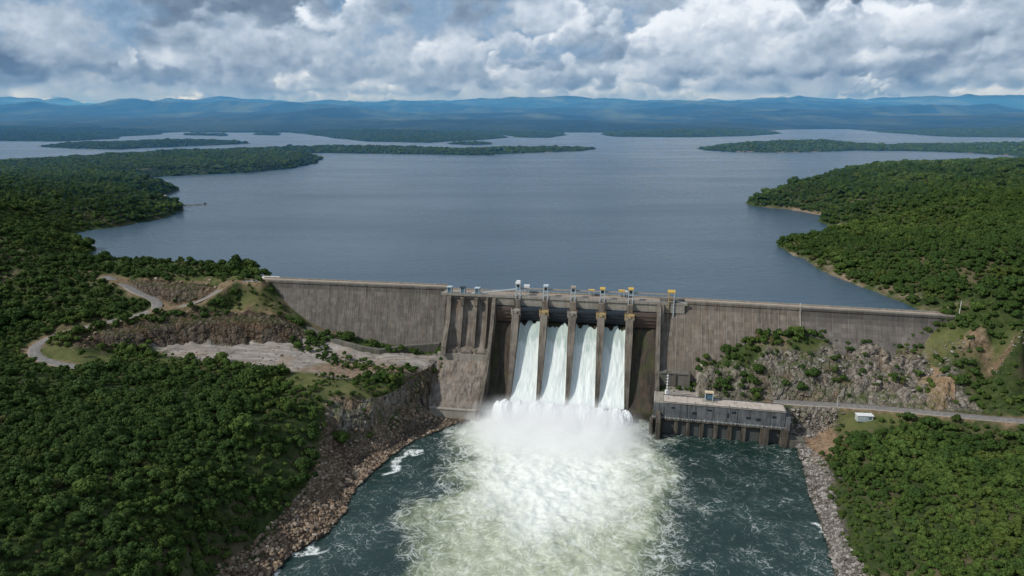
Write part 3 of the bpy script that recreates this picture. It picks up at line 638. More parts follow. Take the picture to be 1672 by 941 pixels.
rock_face('rock_face', crag_top[1:9], [(1165,648,17),(1200,651,17.3),(1290,653,17.8),(1400,657,19.8),(1500,665,22.8),(1560,669,24.8)], .22, .95, 840, 'broken grey and tan rock face behind the powerhouse and valley road')
rock_face('mound_face', [(212,458,62.6),(240,460,63.0),(280,462,62.4),(320,462,62.4),(346,464,62)], [(228,476,56.5),(262,489,51.8),(290,497,50.8),(325,490,53.3),(344,476,58.5)], .35, .6, 860, 'tan and brown cutting between the two arms of the road')
rock_face('cutting_face', [(1288,666,16.6),(1330,668,16.8),(1372,671,17)], [(1288,702,4),(1330,700,5.5),(1372,705,8)], .4, .7, 880, 'dark rock cutting under the valley road beside the powerhouse')
# ------------------------------------------------------------------ the river below the dam
FAN = [tuple(at(x, y, 0)[:2]) for x, y in [(770,672),(745,705),(728,745),(700,800),(668,870),(640,930),(560,1060)]]+[tuple(at(x, y, 0)[:2]) for x, y in [(1150,1060),(1098,935),(1112,860),(1108,800),(1088,745),(1062,705),(1040,680)]]
CORE = [tuple(at(x, y, 0)[:2]) for x, y in [(795,680),(785,712),(785,760),(805,810),(840,850),(890,880),(950,865),(1000,820),(1022,760),(1022,715),(1010,684)]]
FLECKZ = [tuple(at(x, y, 0)[:2]) for x, y in [(1075,712),(1290,728),(1300,742),(1180,752),(1110,800),(1080,800)]]
SHORED = [at(x, y, 0) for x, y in [(735,695),(712,705),(672,722),(640,745),(612,768),(590,790),(565,830),(535,876),(482,902),(440,944),(405,1020)]]
SHORED2 = [at(x, y, 0) for x, y in [(1385,1020),(1366,941),(1352,895),(1336,850)]]
def river():
    xs = np.arange(-150, 215, .62); ys = np.arange(95, 440, .62); X, Y = np.meshgrid(xs, ys)
    wx = X+fbm(X, Y, 26, 5, 301, .6)*13; wy = Y+fbm(X, Y, 26, 5, 302, .6)*13
    df = sdist(wx, wy, FAN); dc = sdist(wx, wy, CORE); dk = sdist(wx, wy, FLECKZ)
    fan = sstep(-9, 13, df); core = sstep(-26, 22, dc); deep = sstep(0, 34, df)
    edge = np.exp(-(df/9)**2)
    ds, _ = pldist(wx, wy, np.array(SHORED)); ds2, _ = pldist(wx, wy, np.array(SHORED2)); sh = np.exp(-(np.minimum(ds, ds2)/1.9)**2)*sstep(-.1, .25, fbm(X, Y, 28, 3, 305))
    fl = np.maximum(edge*.6, sstep(-5, 5, dk)*.8); fl = np.maximum(fl, .12)
    Z = fbm(X, Y, 5.5, 4, 310)*(.10+.36*fan+.1*core)+fbm(X, Y*1.5, 16, 3, 311)*(.10+.45*fan+.3*core)+ridged(X+fbm(X,Y,6,3,313)*4, Y, 7, 3, 312)*fan*.45
    V = np.stack([X, Y, Z-.25], -1)
    at_ = np.stack([fan, core, fl, np.ones_like(fan)], -1); at2 = np.stack([sh, edge, deep, np.ones_like(fan)], -1)
    m, t, b = material('river_water'); p = pos(t)
    s = t.new('ShaderNodeSeparateColor'); t.put(s.inputs[0], attr(t, 'foam', 'Color')); fan_, core_, fl_ = s.outputs[:3]
    s2 = t.new('ShaderNodeSeparateColor'); t.put(s2.inputs[0], attr(t, 'foam_b', 'Color')); sh_, edge_, deep_ = s2.outputs[:3]
    q = t.scale(p, 1, 1, 0)
    sw = t.vmath('ADD', q, t.vmath('SCALE', t.vmath('SUBTRACT', t.noise(q, .055, 2, .45, out='Color'), (.5,.5,.5)), scale=26.0))
    warp = t.vmath('ADD', q, t.vmath('SCALE', t.noise(q, .10, 4, .6, out='Color'), scale=13.0))
    warp2 = t.vmath('ADD', q, t.vmath('SCALE', t.noise(q, .35, 4, .6, out='Color'), scale=4.5))
    def rid(v, sc, det=4): return t.math('SUBTRACT', 1, t.math('ABSOLUTE', t.math('MULTIPLY', t.math('SUBTRACT', t.noise(v, sc, det, .62), .5), 6)))
    r1 = rid(warp, .085, 5); r2 = rid(warp2, .26, 4); r3 = rid(warp2, .75, 3)
    f1 = rid(sw, .10, 2); f2 = rid(t.vmath('ADD', sw, (40., 9., 0.)), .22, 2); f3 = rid(t.vmath('ADD', sw, (4., 90., 0.)), .45, 1.5)
    teal = t.mix(t.mr(t.noise(q, .05, 4, .6), .35, .65), (.008,.024,.020), (.015,.038,.032))
    green = t.mix(t.mr(t.noise(warp, .09, 5, .6), .36, .62), (.30,.335,.235), (.42,.455,.35))
    green = t.mix(t.mr(t.noise(t.scale(warp2, 1, .55, 1), .5, 4, .65), .40, .70, 0, .35), green, (.17,.215,.14))
    green = t.mix(t.mr(deep_, 0, 1, .92, 0), green, t.mix(t.mr(t.noise(warp, .09, 4, .6), .36, .62), (.075,.105,.06), (.165,.20,.12)))
    st = t.math('MAXIMUM', t.mr(f1, .72, .98), t.math('MULTIPLY', t.mr(f2, .70, .98), .85)); st = t.math('MAXIMUM', st, t.math('MULTIPLY', t.mr(f3, .66, .98), .5)); st = t.math('MULTIPLY', st, t.mr(t.noise(q, .3, 3, .6), .3, .62, .25, 1))
    green = t.mix(t.math('MULTIPLY', st, .50), green, (.68,.72,.63))
    white = t.mix(t.mr(t.noise(warp2, .4, 5, .65), .38, .65), (.66,.70,.65), (.76,.79,.75))
    fn = t.mr(t.math('ADD', fan_, t.math('MULTIPLY', t.math('SUBTRACT', t.noise(warp2, .22, 5, .65), .5), t.math('MULTIPLY', t.math('SUBTRACT', 1, t.math('ABSOLUTE', t.math('SUBTRACT', t.math('MULTIPLY', fan_, 2), 1))), .5))), .0, 1.0)
    col = t.mix(fn, teal, green)
    col = t.mix(t.mr(t.math('ADD', core_, t.math('MULTIPLY', t.math('SUBTRACT', st, .3), .25)), .05, 1.0), col, white)
    # thin lace and flecks on the dark water
    lace = t.math('MULTIPLY', t.math('MAXIMUM', t.mr(f1, .90, .97), t.math('MULTIPLY', t.mr(r2, .90, .97), .8)), t.mr(t.noise(q, .05, 4, .65), .48, .60))
    lace = t.math('MULTIPLY', lace, t.mr(t.noise(q, 1.1, 3, .7), .42, .62)); lace = t.math('MULTIPLY', lace, t.mr(fl_, .08, .5, .5, .9))
    dot = t.math('MULTIPLY', t.mr(t.noise(t.scale(q, 1.0, 1.5, 1), .95, 4, .65), .67, .72), t.mr(t.noise(q, .09, 3, .6), .45, .66)); dot = t.math('MULTIPLY', dot, t.mr(fl_, .1, .6, .25, .5))
    sh2 = t.math('MULTIPLY', t.mr(sh_, .1, .8), t.mr(t.math('MAXIMUM', r2, r3), .50, .92))
    wh = t.math('MAXIMUM', t.math('MAXIMUM', lace, dot), sh2, clamp=True)
    ef = t.math('MULTIPLY', t.mr(edge_, .4, 1.0, 0, .6), t.math('MAXIMUM', t.mr(f1, .80, .95), t.mr(f2, .82, .95))); wh = t.math('MAXIMUM', wh, t.math('MULTIPLY', ef, .55))
    col = t.mix(t.math('MULTIPLY', wh, .9), col, (.80,.84,.82))
    t.put(b.inputs['Base Color'], col); allw = t.math('MAXIMUM', fn, wh)
    t.put(b.inputs['Roughness'], t.mr(allw, 0, 1, .22, .75)); t.put(b.inputs['Specular IOR Level'], t.mr(allw, 0, 1, .42, .12))
    hh = t.math('ADD', t.math('MULTIPLY', t.noise(t.scale(warp2, .8, 1.2, 1), .5, 5, .62), 1.6), t.math('MULTIPLY', st, t.math('MULTIPLY', fn, .25)))
    hh = t.math('ADD', hh, t.math('MULTIPLY', t.noise(q, 2.0, 3, .6), .25))
    t.put(b.inputs['Normal'], t.bump(hh, .17, 1.0))
    o = mesh_np('river', V.reshape(-1, 3), grid_faces(*X.shape), m, True, {'foam': at_.reshape(-1, 4), 'foam_b': at2.reshape(-1, 4)})
    tag(o, kind='structure', label='dark teal river with a pale green churned foam fan below the spillway')
river()
# ------------------------------------------------------------------ the dam: local frame x along the crest, -y downstream, z up
A1 = at(729, 478.7, 64.0); A2 = at(1120, 496, 64.0); TH = math.atan2(A2[1]-A1[1], A2[0]-A1[0])
U = np.array([math.cos(TH), math.sin(TH)]); NN = np.array([math.sin(TH), -math.cos(TH)])
def loc(p):
    q = np.array(p[:2])-A1[:2]; return float(q@U), float(q@NN)         # (s, d)
def sx(px):
    return loc(at(px, 478.7+(px-729)*.04425, 64.0))[0]
def wp(s, d, z): v = A1[:2]+U*s+NN*d; return (v[0], v[1], z)
def concrete(name, dark, light, stain=.5, joints=0.0, jw=4.6, brown=.4, moss=0.0, lean=0.0):
    m, t, b = material(name); p = objc(t); x, y, z = t.xyz(p)
    n = t.noise(p, .12, 6, .65); n2 = t.noise(p, .9, 5, .7)
    st = t.noise(t.scale(p, .55, .10, .045), 1, 6, .72); st2 = t.noise(t.scale(p, 1.7, .2, .06), 1, 5, .7)
    c = t.mix(t.mr(n, .3, .7), dark, light); c = t.mix(t.mr(n2, .45, .8, 0, .35), c, tuple(v*.55 for v in dark))
    c = t.mix(t.mr(st, .47, .70, 0, stain), c, tuple(v*.32 for v in dark))
    c = t.mix(t.mr(st2, .55, .74, 0, stain*.8), c, (light[0]*1.35, light[1]*1.3, light[2]*1.25))
    c = t.mix(t.math('MULTIPLY', t.mr(t.noise(t.scale(p, .3, .1, .05), 1, 4, .6), .48, .7), brown), c, (.155,.098,.058))
    h = n2
    if name == 'darker_upper_concrete': c = t.mix(t.mr(t.math('ADD', z, t.mr(n2, 0, 1, -1, 1)), 56.6, 57.6, 0, .5), c, (.06,.057,.053))
    if joints:
        xx = t.math('ADD', x, t.math('MULTIPLY', z, lean)); f = t.math('FRACT', t.math('DIVIDE', xx, jw)); e = t.math('ABSOLUTE', t.math('SUBTRACT', f, .5))
        wob = t.noise(t.comb(xx, 0, t.math('MULTIPLY', z, .6)), 1.1, 4, .7); wob2 = t.noise(t.comb(xx, 0, t.math('MULTIPLY', z, .12)), .35, 3, .6)
        line = t.mr(e, .0, .045, 1, 0); c = t.mix(t.math('MULTIPLY', line, t.mr(wob, .40, .62, .1, joints)), c, (.36,.32,.27))
        line2 = t.mr(t.math('ABSOLUTE', t.math('SUBTRACT', e, .12)), .0, .07, 1, 0); c = t.mix(t.math('MULTIPLY', line2, t.mr(wob2, .42, .68, 0, joints*.95)), c, (.035,.032,.030))
        cell = t.new('ShaderNodeTexWhiteNoise', noise_dimensions='2D'); t.put(cell.inputs[0], t.comb(t.math('FLOOR', t.math('DIVIDE', xx, jw/2)), t.math('FLOOR', t.math('DIVIDE', z, 2.6)), 0))
        c = t.mix(t.mr(cell.outputs['Value'], 0, 1, 0, .5), c, tuple(v*.55 for v in dark))
        lift = t.mr(t.math('FRACT', t.math('DIVIDE', z, 2.6)), 0, .07, .5, 0); c = t.mix(t.math('MULTIPLY', lift, t.mr(n2, .35, .65)), c, tuple(v*.3 for v in dark))
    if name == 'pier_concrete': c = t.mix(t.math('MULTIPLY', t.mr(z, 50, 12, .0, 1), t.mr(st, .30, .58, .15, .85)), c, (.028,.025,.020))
    if moss:
        c = t.mix(t.math('MULTIPLY', t.mr(t.noise(t.scale(p, .18, .1, .06), 1, 4, .6), .46, .62), moss), c, (.055,.075,.018))
    t.put(b.inputs['Base Color'], c); b.inputs['Roughness'].default_value = .9; b.inputs['Specular IOR Level'].default_value = .15
    t.put(b.inputs['Normal'], t.bump(t.math('ADD', n2, t.math('MULTIPLY', st2, .7)), .5, .25)); return m
MC_WING = concrete('weathered_concrete', (.118,.110,.099), (.205,.190,.168), .8, .8, 4.6, .25)
MC_WINGR = concrete('weathered_brown_concrete', (.138,.120,.100), (.235,.208,.175), .75, .9, 5.2, .45)
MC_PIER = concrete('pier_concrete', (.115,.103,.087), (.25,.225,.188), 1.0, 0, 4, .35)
MC_RAMP = concrete('stained_ramp_concrete', (.090,.078,.067), (.27,.24,.205), 1.0, 0, 4, .55)
MC_BEAM = concrete('pale_beam_concrete', (.24,.225,.19), (.33,.31,.265), .45, 0, 4, .25)
MC_CHUTE = concrete('shadow_darkened_wet_concrete', (.028,.026,.022), (.075,.066,.056), .8, 0, 4, .3, .38)  # wet mossy concrete, with the bays' deep shadow darkened into its colour
MC_BASE = concrete('footing_concrete', (.10,.098,.085), (.17,.165,.145), .8, 0, 4, .25, .25)
MC_ROAD = concrete('crest_roadway', (.30,.235,.19), (.42,.35,.29), .25, 0, 4, .1)
def metal(name, c1, c2, rough=.55):
    m, t, b = material(name); n = t.noise(objc(t), 1.2, 5, .7); t.put(b.inputs['Base Color'], t.mix(t.mr(n, .4, .65), c1, c2)); b.inputs['Roughness'].default_value = rough; return m
MM_GATE = metal('rusty_gate_steel', (.055,.045,.038), (.11,.075,.05)); MM_DARK = metal('dark_gate_steel', (.008,.016,.024), (.018,.026,.032))
MM_TOWER = metal('pale_blue_grey_steel', (.46,.53,.56), (.27,.31,.33)); MM_PANEL = metal('blue_cladding', (.07,.15,.20), (.04,.09,.12)); MM_YEL = metal('yellow_paint', (.62,.40,.06), (.42,.27,.05))
MM_RUST = metal('rust_yellow_steel', (.38,.27,.10), (.24,.19,.13)); MM_WHITE = metal('white_paint', (.75,.76,.76), (.5,.5,.48)); MM_RAIL = metal('rusty_beam_steel', (.34,.29,.23), (.20,.165,.13)); MM_BLUE = metal('blue_lit_gap_colour', (.03,.08,.13), (.015,.04,.06))
dam = empty('dam', (A1[0], A1[1], 0), TH, label='long weathered concrete gravity dam with a gated spillway in its middle', cat='dam')
def wing(name, W0, W1, k, zbot, mat, ztop=65.0, thick=7.0, kcurve=0):
    """gravity section between two crest points; face falls k outwards per metre"""
    s0, d0 = loc(W0); s1, d1 = loc(W1); n = max(2, int(abs(s1-s0)/3)); zs = [ztop, ztop-1.6, ztop-4]+list(np.linspace(ztop-5, zbot, 28))
    V = []; nz = len(zs)
    for i in range(n+1):
        f = i/n; s = s0+(s1-s0)*f; d = d0+(d1-d0)*f
        V.append((s, -(d-thick), ztop)); V.append((s, -(d), ztop))
        V.append((s, -(d), ztop-1.4)); V.append((s, -(d-.5), ztop-1.5))
        for z in zs[3:]: V.append((s, -(d-.5+max(0, (ztop-4)-z)*k), z))
        V.append((s, -(d-thick), zbot))
    m = 4+len(zs[3:])+1; F = []
    for i in range(n):
        for j in range(m): F.append((i*m+j, (i+1)*m+j, (i+1)*m+(j+1) % m, i*m+(j+1) % m))
    F.append(tuple(range(m))); F.append(tuple(n*m+j for j in range(m))[::-1])
    o = MB().add(V, F).build(name, mat, dam); return o
WL0, WL1 = at(424, 457.6, 65), at(728, 470.2, 65); WR0, WR1 = at(1119, 492.8, 65), at(1574, 518.4, 65)
WRM = WR0+(WR1-WR0)*(loc(at(1307, 503, 65))[0]-loc(WR0)[0])/(loc(WR1)[0]-loc(WR0)[0])
o = wing('left_wing', WL0, WL1, .36, 15, MC_WING); tag(o, label='grey left wing wall with vertical joint streaks')
o = wing('right_wing', (wp(sx(1078), loc(WR0)[1]-.3, 0)), WRM, .62, 12, MC_WINGR); tag(o, label='brown streaked right wing wall')
o = wing('end_wall', WRM+np.array([.25,-.05,0]), WR1, .60, 36, concrete('darker_upper_concrete', (.115,.105,.095), (.20,.185,.17), .6, .35, 9, .25)); tag(o, label='smooth grey end stretch of the right wing')
# crest details of the wings: roadway, parapet walls, lamp-less white joint post
def crest(name, W0, W1, off0, off1, z0, z1, mat, parent=dam, notch=0):
    s0, d0 = loc(W0); s1, d1 = loc(W1); mb = MB(); V = []
    for s, d in ((s0, d0), (s1, d1)):
        V += [(s, -(d-off0), z0), (s, -(d-off1), z0), (s, -(d-off1), z1), (s, -(d-off0), z1)]
    mb.add(V, [(0,3,2,1),(4,5,6,7),(0,1,5,4),(1,2,6,5),(2,3,7,6),(3,0,4,7)]); return mb.build(name, mat, parent)
for W0, W1 in ((WL0, WL1), (WR0, WR1)):
    crest('roadway', W0, W1, .9, 6.2, 65.0, 65.06, MC_ROAD); crest('parapet', W0, W1, .05, .4, 64.99, 65.95, MC_BEAM); crest('parapet', W0, W1, 6.6, 6.95, 64.99, 65.95, MC_BEAM)
mb = MB(); s, d = loc(WRM); mb.box(s-.45, s+.45, -(d+.35), -(d-.8), 60, 66.2); mb.prof([(d+.3, 60), (d+.2, 46), (d+9.0, 46.0), (d+.4, 61)], s-.36, s+.36); mb.build('joint_rib', MC_BEAM, dam)
# footing along the toe of the left wing
sA, dA = loc(WL0); sB, dB = loc(WL1)
def on_left(px, py, z): return loc(at(px, py, z))
P = [on_left(500, 540, 33), on_left(545, 561, 28), on_left(590, 574, 25), on_left(620, 577, 24.5), on_left(660, 571, 25.5), on_left(718, 567, 26.5)]; zz = [35, 29.5, 27, 25.8, 27, 28]
mb = MB(); V = []
for (s, d), z in zip(P, zz): V += [(s, -(d-3), z-6), (s, -(d+.5), z-6), (s, -(d+.5), z+1.2), (s, -(d-3), z+1.2)]
mb.add(V, [(0,3,2,1)]+[(i*4+a, i*4+(a+1) % 4, i*4+4+(a+1) % 4, i*4+4+a) for i in range(len(P)-1) for a in range(4)]+[tuple(len(V)-4+k for k in range(4))]); mb.build('footing', MC_BASE, dam)
# ---- spillway
sW = sx(806); sR = sx(1073); PIER_PX = [845.5, 891, 936.5, 983, 1029]; sP = [sx(p) for p in PIER_PX]
chute_top = [(-9, 44.5), (-3, 47), (1, 47), (5, 44.5), (9, 39.5), (14, 31.5), (19, 23.5), (24, 16), (29, 9.5), (33, 5.6), (37, 3.6), (41, 3.8)]
edges = [sW+2.2]+sP+[sR]
mb = MB()
def fine(prof):
    P = np.array(prof, float); out = []
    for k in range(len(P)-1):
        for f in np.linspace(0, 1, 4)[:-1]: out.append(P[k]+(P[k+1]-P[k])*f)
    out.append(P[-1]); P = np.array(out)
    for _ in range(3): P[1:-1] = (P[:-2]+2*P[1:-1]+P[2:])/4
    return [tuple(p) for p in P]
CT = fine(chute_top)
mb.prof([(-9, -4)]+[(41.2, -4)][::1]+CT[::-1], edges[0]-2, edges[-1]+1); mb.build('chute', MC_CHUTE, dam, smooth=False, label='wet mossy chute floor under the gates, coloured darker for deep shadow')
def pier_edge(z):                      # downstream edge of a pier at height z
    return float(np.interp(z, [-4, 2, 8, 16, 26, 38, 48, 56.5], [40.5, 38.0, 34.5, 29.8, 24.0, 17.4, 12.2, 8.8]))
def pier(name, s, w, lab=None, zb=-4, upper=True, cap=True):
    zs = np.linspace(zb, 56.5, 26); mb = MB()
    prof = [(-9, zb)]+[(pier_edge(z), z) for z in zs]+[(-9, 56.5)]
    mb.prof(prof, s-w/2, s+w/2, taper=lambda d, z: max(0, (42-z))*.030 if d > 0 else 0)
    o = mb.build(name, MC_PIER, dam, bevel=0)
    if lab: tag(o, label=lab)
    if upper:
        mb = MB().box(s-w*.42, s+w*.42, -4.4, 9, 56.5, 62.6); mb.build('pier_head', MC_PIER, o)
    if cap:
        mb = MB().box(s-w*.58, s+w*.58, -9.5, -5.2, 56.1, 56.9); mb.box(s-w*.66, s-w*.5, -9.2, -6, 53.6, 57.6); mb.box(s+w*.5, s+w*.66, -9.2, -6, 53.6, 57.6); mb.box(s-w*.2, s+w*.2, -9.9, -9.0, 55, 56.6)
        mb.build('trunnion_bracket', MM_RUST if cap == 2 else MC_BEAM, o)
        for q0, q1, z0, z1 in ((s+w*.5+.02, s+w*.5+1.0, 51.5, 58.8), (s-w*.5-1.0, s-w*.5-.02, 52.5, 58.4)): MB().box(q0, q1, -8.0, -6.8, z0, z1).build('gate_arm', MM_GATE, o)
    return o
PW = 4.7
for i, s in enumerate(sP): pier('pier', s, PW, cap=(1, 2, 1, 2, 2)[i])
# right training wall, running on to the powerhouse
def wall_prof(zb, pts): return [(-9, zb)]+[(pts[0][0], zb)]+pts+[(-9, pts[-1][1])]
mb = MB(); mb.prof([(-9, -4), (66, -4), (66, 10.5), (60, 12.5), (40, 17), (27.5, 24), (20, 36), (13, 48), (8.5, 58), (4.5, 63), (-9, 63)], sR, sR+2.4, taper=None)
mb.build('training_wall', MC_PIER, dam, label='tall narrow wall right of the chutes running to the powerhouse')
mb = MB(); mb.prof([(-9, -4), (60, -4), (60, 2.0), (58, 5.5), (52, 9.5), (40, 17), (28, 27), (20, 37), (12.5, 48), (7.5, 58), (5, 62.6), (-9, 62.6)], sW, sW+2.3)
mb.build('training_wall', MC_PIER, dam, label='sloping wall between the dry ramp and the chutes')
# dry section on the left: three short bays over a stepped ramp
sL0 = sx(731)-1.5; sL1 = sW
mb = MB(); mb.prof([(-9, 0), (16.2, 0), (16.2, 27.5), (15.3, 30.2), (12.5, 31.2), (6, 45), (1.5, 57), (-1, 60.5), (-9, 60.5)], sL0+1, sL1); mb.build('upper_ramp', MC_RAMP, dam, label='brown stained ramp in three bays under the deck')
mb = MB(); mb.prof([(16.2, 0), (18.8, 0), (18.8, 27.6), (16.2, 27.6)], sL0-1.5, sL1); mb.build('ledge', MC_BEAM, dam)
for k in range(3):
    c = sL0+2.2+(k+.5)*(sL1-sL0-2)/3; wv = (sL1-sL0)/3*.36; mb = MB(); n = 10; V = []
    for j in range(n+1):
        a = math.pi*j/n; V += [(c-math.cos(a)*wv, -15.2, 27.65+math.sin(a)*3.2), (c-math.cos(a)*wv*1.04, -18.2, 27.65+math.sin(a)*1.6)]
    mb.add(V, [(2*j, 2*j+2, 2*j+3, 2*j+1) for j in range(n)]+[tuple(range(0, 2*n+2, 2)), tuple(range(1, 2*n+2, 2))[::-1]]); mb.build('rounded_sill', MC_RAMP, dam)
mb = MB(); V = []; prof = [(18.8, 23.5), (26, 20), (36, 14.8), (46, 9.8), (54, 6.6), (57.5, 5.8)]
rg = random.Random(4); NS = 26
top = []
for j, (d, z) in enumerate(fine(prof)):
    row = []
    for i in range(NS+1):
        f = i/NS; s = sL0-1.2+(sL1-sL0+1.2)*f - (0 if f > .5 else (1-f*2)*0.04*(d-18.8)); row.append((s, -d, z+(rg.random()-.5)*.35*(0 < i < NS)))
    top.append(row)
nr = len(top); V = [v for r in top for v in r]; F = [(j*(NS+1)+i, j*(NS+1)+i+1, (j+1)*(NS+1)+i+1, (j+1)*(NS+1)+i) for j in range(nr-1) for i in range(NS)]
mb.add(V, F); rim = top[0]+[r[-1] for r in top[1:]]+top[-1][::-1][1:]+[r[0] for r in top[::-1][1:-1]]
mb.add(rim+[(x, y, -3) for x, y, z in rim], [(i, (i+1) % len(rim), (i+1) % len(rim)+len(rim), i+len(rim)) for i in range(len(rim))])
mb.build('lower_ramp', MC_RAMP, dam, label='broad cracked and stained lower ramp')
mb = MB().box(sL0+4, sL1-.1, -59.6, -57.55, -3, 5.9); mb.box(sL0+3.6, sL1-.1, -60.0, -57.6, 5.9, 6.5); mb.build('end_sill', MC_BEAM, dam)
for px, w in ((732, 3.2), (757, 1.5), (779.5, 1.5), (797, 1.3)):
    s = sx(px)+(1.2 if px == 732 else 0); q = 1 if px > 740 else 1.3
    mb = MB(); mb.prof([(-9, 20), (17.0*q if px == 732 else 15.6, 27.5), (15.8*q if px == 732 else 14.6, 33), (8.6, 47), (4.6, 57), (3.2, 62.6), (-9, 62.6)], s-w/2, s+w/2); mb.build('pier', MC_PIER, dam, label='slim pier of the dry bays')
    if px in (757, 779.5): mb = MB().prof([(-3, 55.5), (5.6, 57.5), (5.6, 62.6), (-3, 62.6)], s-w*.75, s+w*.75); mb.build('pier_head', MC_PIER, dam)
# deck, girders, kerbs and railing
sD0, sD1 = sx(722), sx(1122)
mb = MB().box(sD0, sD1, -.9, 11.6, 62.6, 63.7); mb.build('deck', MC_BEAM, dam)
mb = MB().box(sD0+1, sD1-.5, .6, 9.8, 63.7, 63.78); mb.build('roadway', MC_ROAD, dam)
mb = MB().box(sD0-.4, sD1+.2, -1.5, -.9, 62.9, 64.5); mb.build('parapet', MC_BEAM, dam)
mb = MB().box(sD0, sD1, 10.9, 11.3, 63.7, 64.9); mb.build('parapet', MC_BEAM, dam)
mb = MB(); x = sD0
while x < sD1: mb.box(x, x+.12, -1.3, -1.18, 64.5, 65.4); x += 2.2
for z in (64.95, 65.38): mb.box(sD0, sD1, -1.28, -1.2, z, z+.07)
mb.build('railing', MM_TOWER, dam)
mb = MB(); x = sD0+12
mb.box(sD0+1, sD1-2, 3.4, 3.7, 63.78, 64.15); mb.box(sD0+1, sD1-2, 6.6, 6.9, 63.78, 64.15); mb.build('crane_rail', MM_RAIL, dam)
cells = [sW+2.3]+sP+[sR+5.2]
for a, b in zip(cells[:-1], cells[1:]):
    a2 = a+(PW*.42 if a in sP else 0); b2 = b-(PW*.42 if b in sP else 0)
    mb = MB().box(a2+.02, b2-.02, -.75, 1.8, 57.6, 62.6); q = (a2+b2)/2; mb.build('girder', MC_BEAM, dam)
mb = MB().box(sR+5.3, sx(1118), -1.6, 3.0, 57.6, 62.6); mb.build('girder', MC_BEAM, dam)
mb = MB().box(sL0, sW, .9, 3, 59.4, 62.6); mb.build('girder', MC_BEAM, dam)
mb = MB().prof([(2.0, 20), (8.5, 50), (4.2, 62.6), (0, 62.6)], sR+2.6, sR+4.4); mb.build('buttress', MC_PIER, dam)
# gates: the outer two closed, the middle four raised
bays = [sW+2.3]+sP+[sR]
for k in range(6):
    a = bays[k]+(PW/2 if k else 0); b = bays[k+1]-(PW/2 if k < 5 else 0); closed = k in (0, 5)
    z0 = 46.8 if closed else 48.2; n = 9; V = []
    for j in range(n+1):
        z = z0+(57.5-z0)*j/n; d = 1.2+2.6*math.sin(math.pi*(j/n)*.55+.4)
        V += [(a+.12, -d, z), (b-.12, -d, z), (b-.12, -d+.5, z), (a+.12, -d+.5, z)]
    F = [(j*4+c, j*4+(c+1) % 4, j*4+4+(c+1) % 4, j*4+4+c) for j in range(n) for c in range(4)]+[(0,1,2,3), tuple(4*n+c for c in (3,2,1,0))]
    g = MB().add(V, F).build('gate', MM_GATE if closed else MM_DARK, dam, label='closed rust brown radial gate' if closed else 'raised dark radial gate with water rushing under it')
    mb = MB()
    for j in range(1, n, 2):
        z = z0+(57.5-z0)*j/n; d = 1.2+2.6*math.sin(math.pi*(j/n)*.55+.4); mb.box(a+.2, b-.2, -d-.55, -d+.05, z-.2, z+.2)
    mb.build('rib', MM_GATE if closed else MM_DARK, g)
    mb = MB().box(a+.1, b-.1, -1.2, 3.2, 57.05 if closed else 56.4, 57.35); mb.build('walkway', MM_BLUE if not closed else MM_DARK, g)  # in the open bays its blue paints the light in the gap below the girder
# stepped block between the right wing and the powerhouse
sb0, sb1 = sR+2.42, sx(1128)
mb = MB().box(sb0, sb1-.3, -27.0, -6, -3, 26.0); mb.box(sb0, sb1-.3, -27.5, -26.0, 25.6, 26.4); q = sb0+(sb1-sb0)*.52; mb.box(q-.5, q+.5, -27.7, -26.9, 14, 25.5); mb.box(sb1-1.6, sb1-.2, -28.0, -26.8, 14, 26.8)
mb.build('toe_block', MC_BASE, dam, label='stepped block at the foot of the right wing')
# ---- water on the chutes
def water_material():
    m, t, b = material('falling_water'); p = objc(t); x, y, z = t.xyz(p)
    st = t.noise(t.scale(p, 2.2, .16, .10), 1, 6, .66); st2 = t.noise(t.scale(p, .5, .12, .07), 1, 5, .65)
    c = t.mix(t.mr(st, .35, .65), (.50,.58,.56), (.74,.77,.75)); topz = t.mr(z, 30, 46)
    g = t.math('ADD', t.math('MULTIPLY', t.math('SUBTRACT', t.noise(t.scale(p, .30, .1, .09), 1, 5, .6), .5), 3.2), t.mr(z, 27, 45, -.45, 1.1))
    c = t.mix(t.mr(t.math('ADD', g, t.mr(t.new('ShaderNodeObjectInfo').outputs['Random'], 0, 1, -.35, .3)), .12, .5, 0, .85), c, t.mix(t.mr(st, .3, .7), (.27,.36,.33), (.44,.52,.47)))
    c = t.mix(t.mr(st2, .50, .70, 0, .4), c, (.50,.60,.58))
    t.put(b.inputs['Base Color'], c); b.inputs['Roughness'].default_value = .5; b.inputs['Specular IOR Level'].default_value = .3
    b.inputs['Subsurface Weight'].default_value = 0
    t.put(b.inputs['Normal'], t.bump(t.math('ADD', t.math('MULTIPLY', st, 1.0), st2), .45, .35)); return m
MW = water_material()
ORD = ['leftmost', 'second from the left', 'third from the left', 'rightmost']
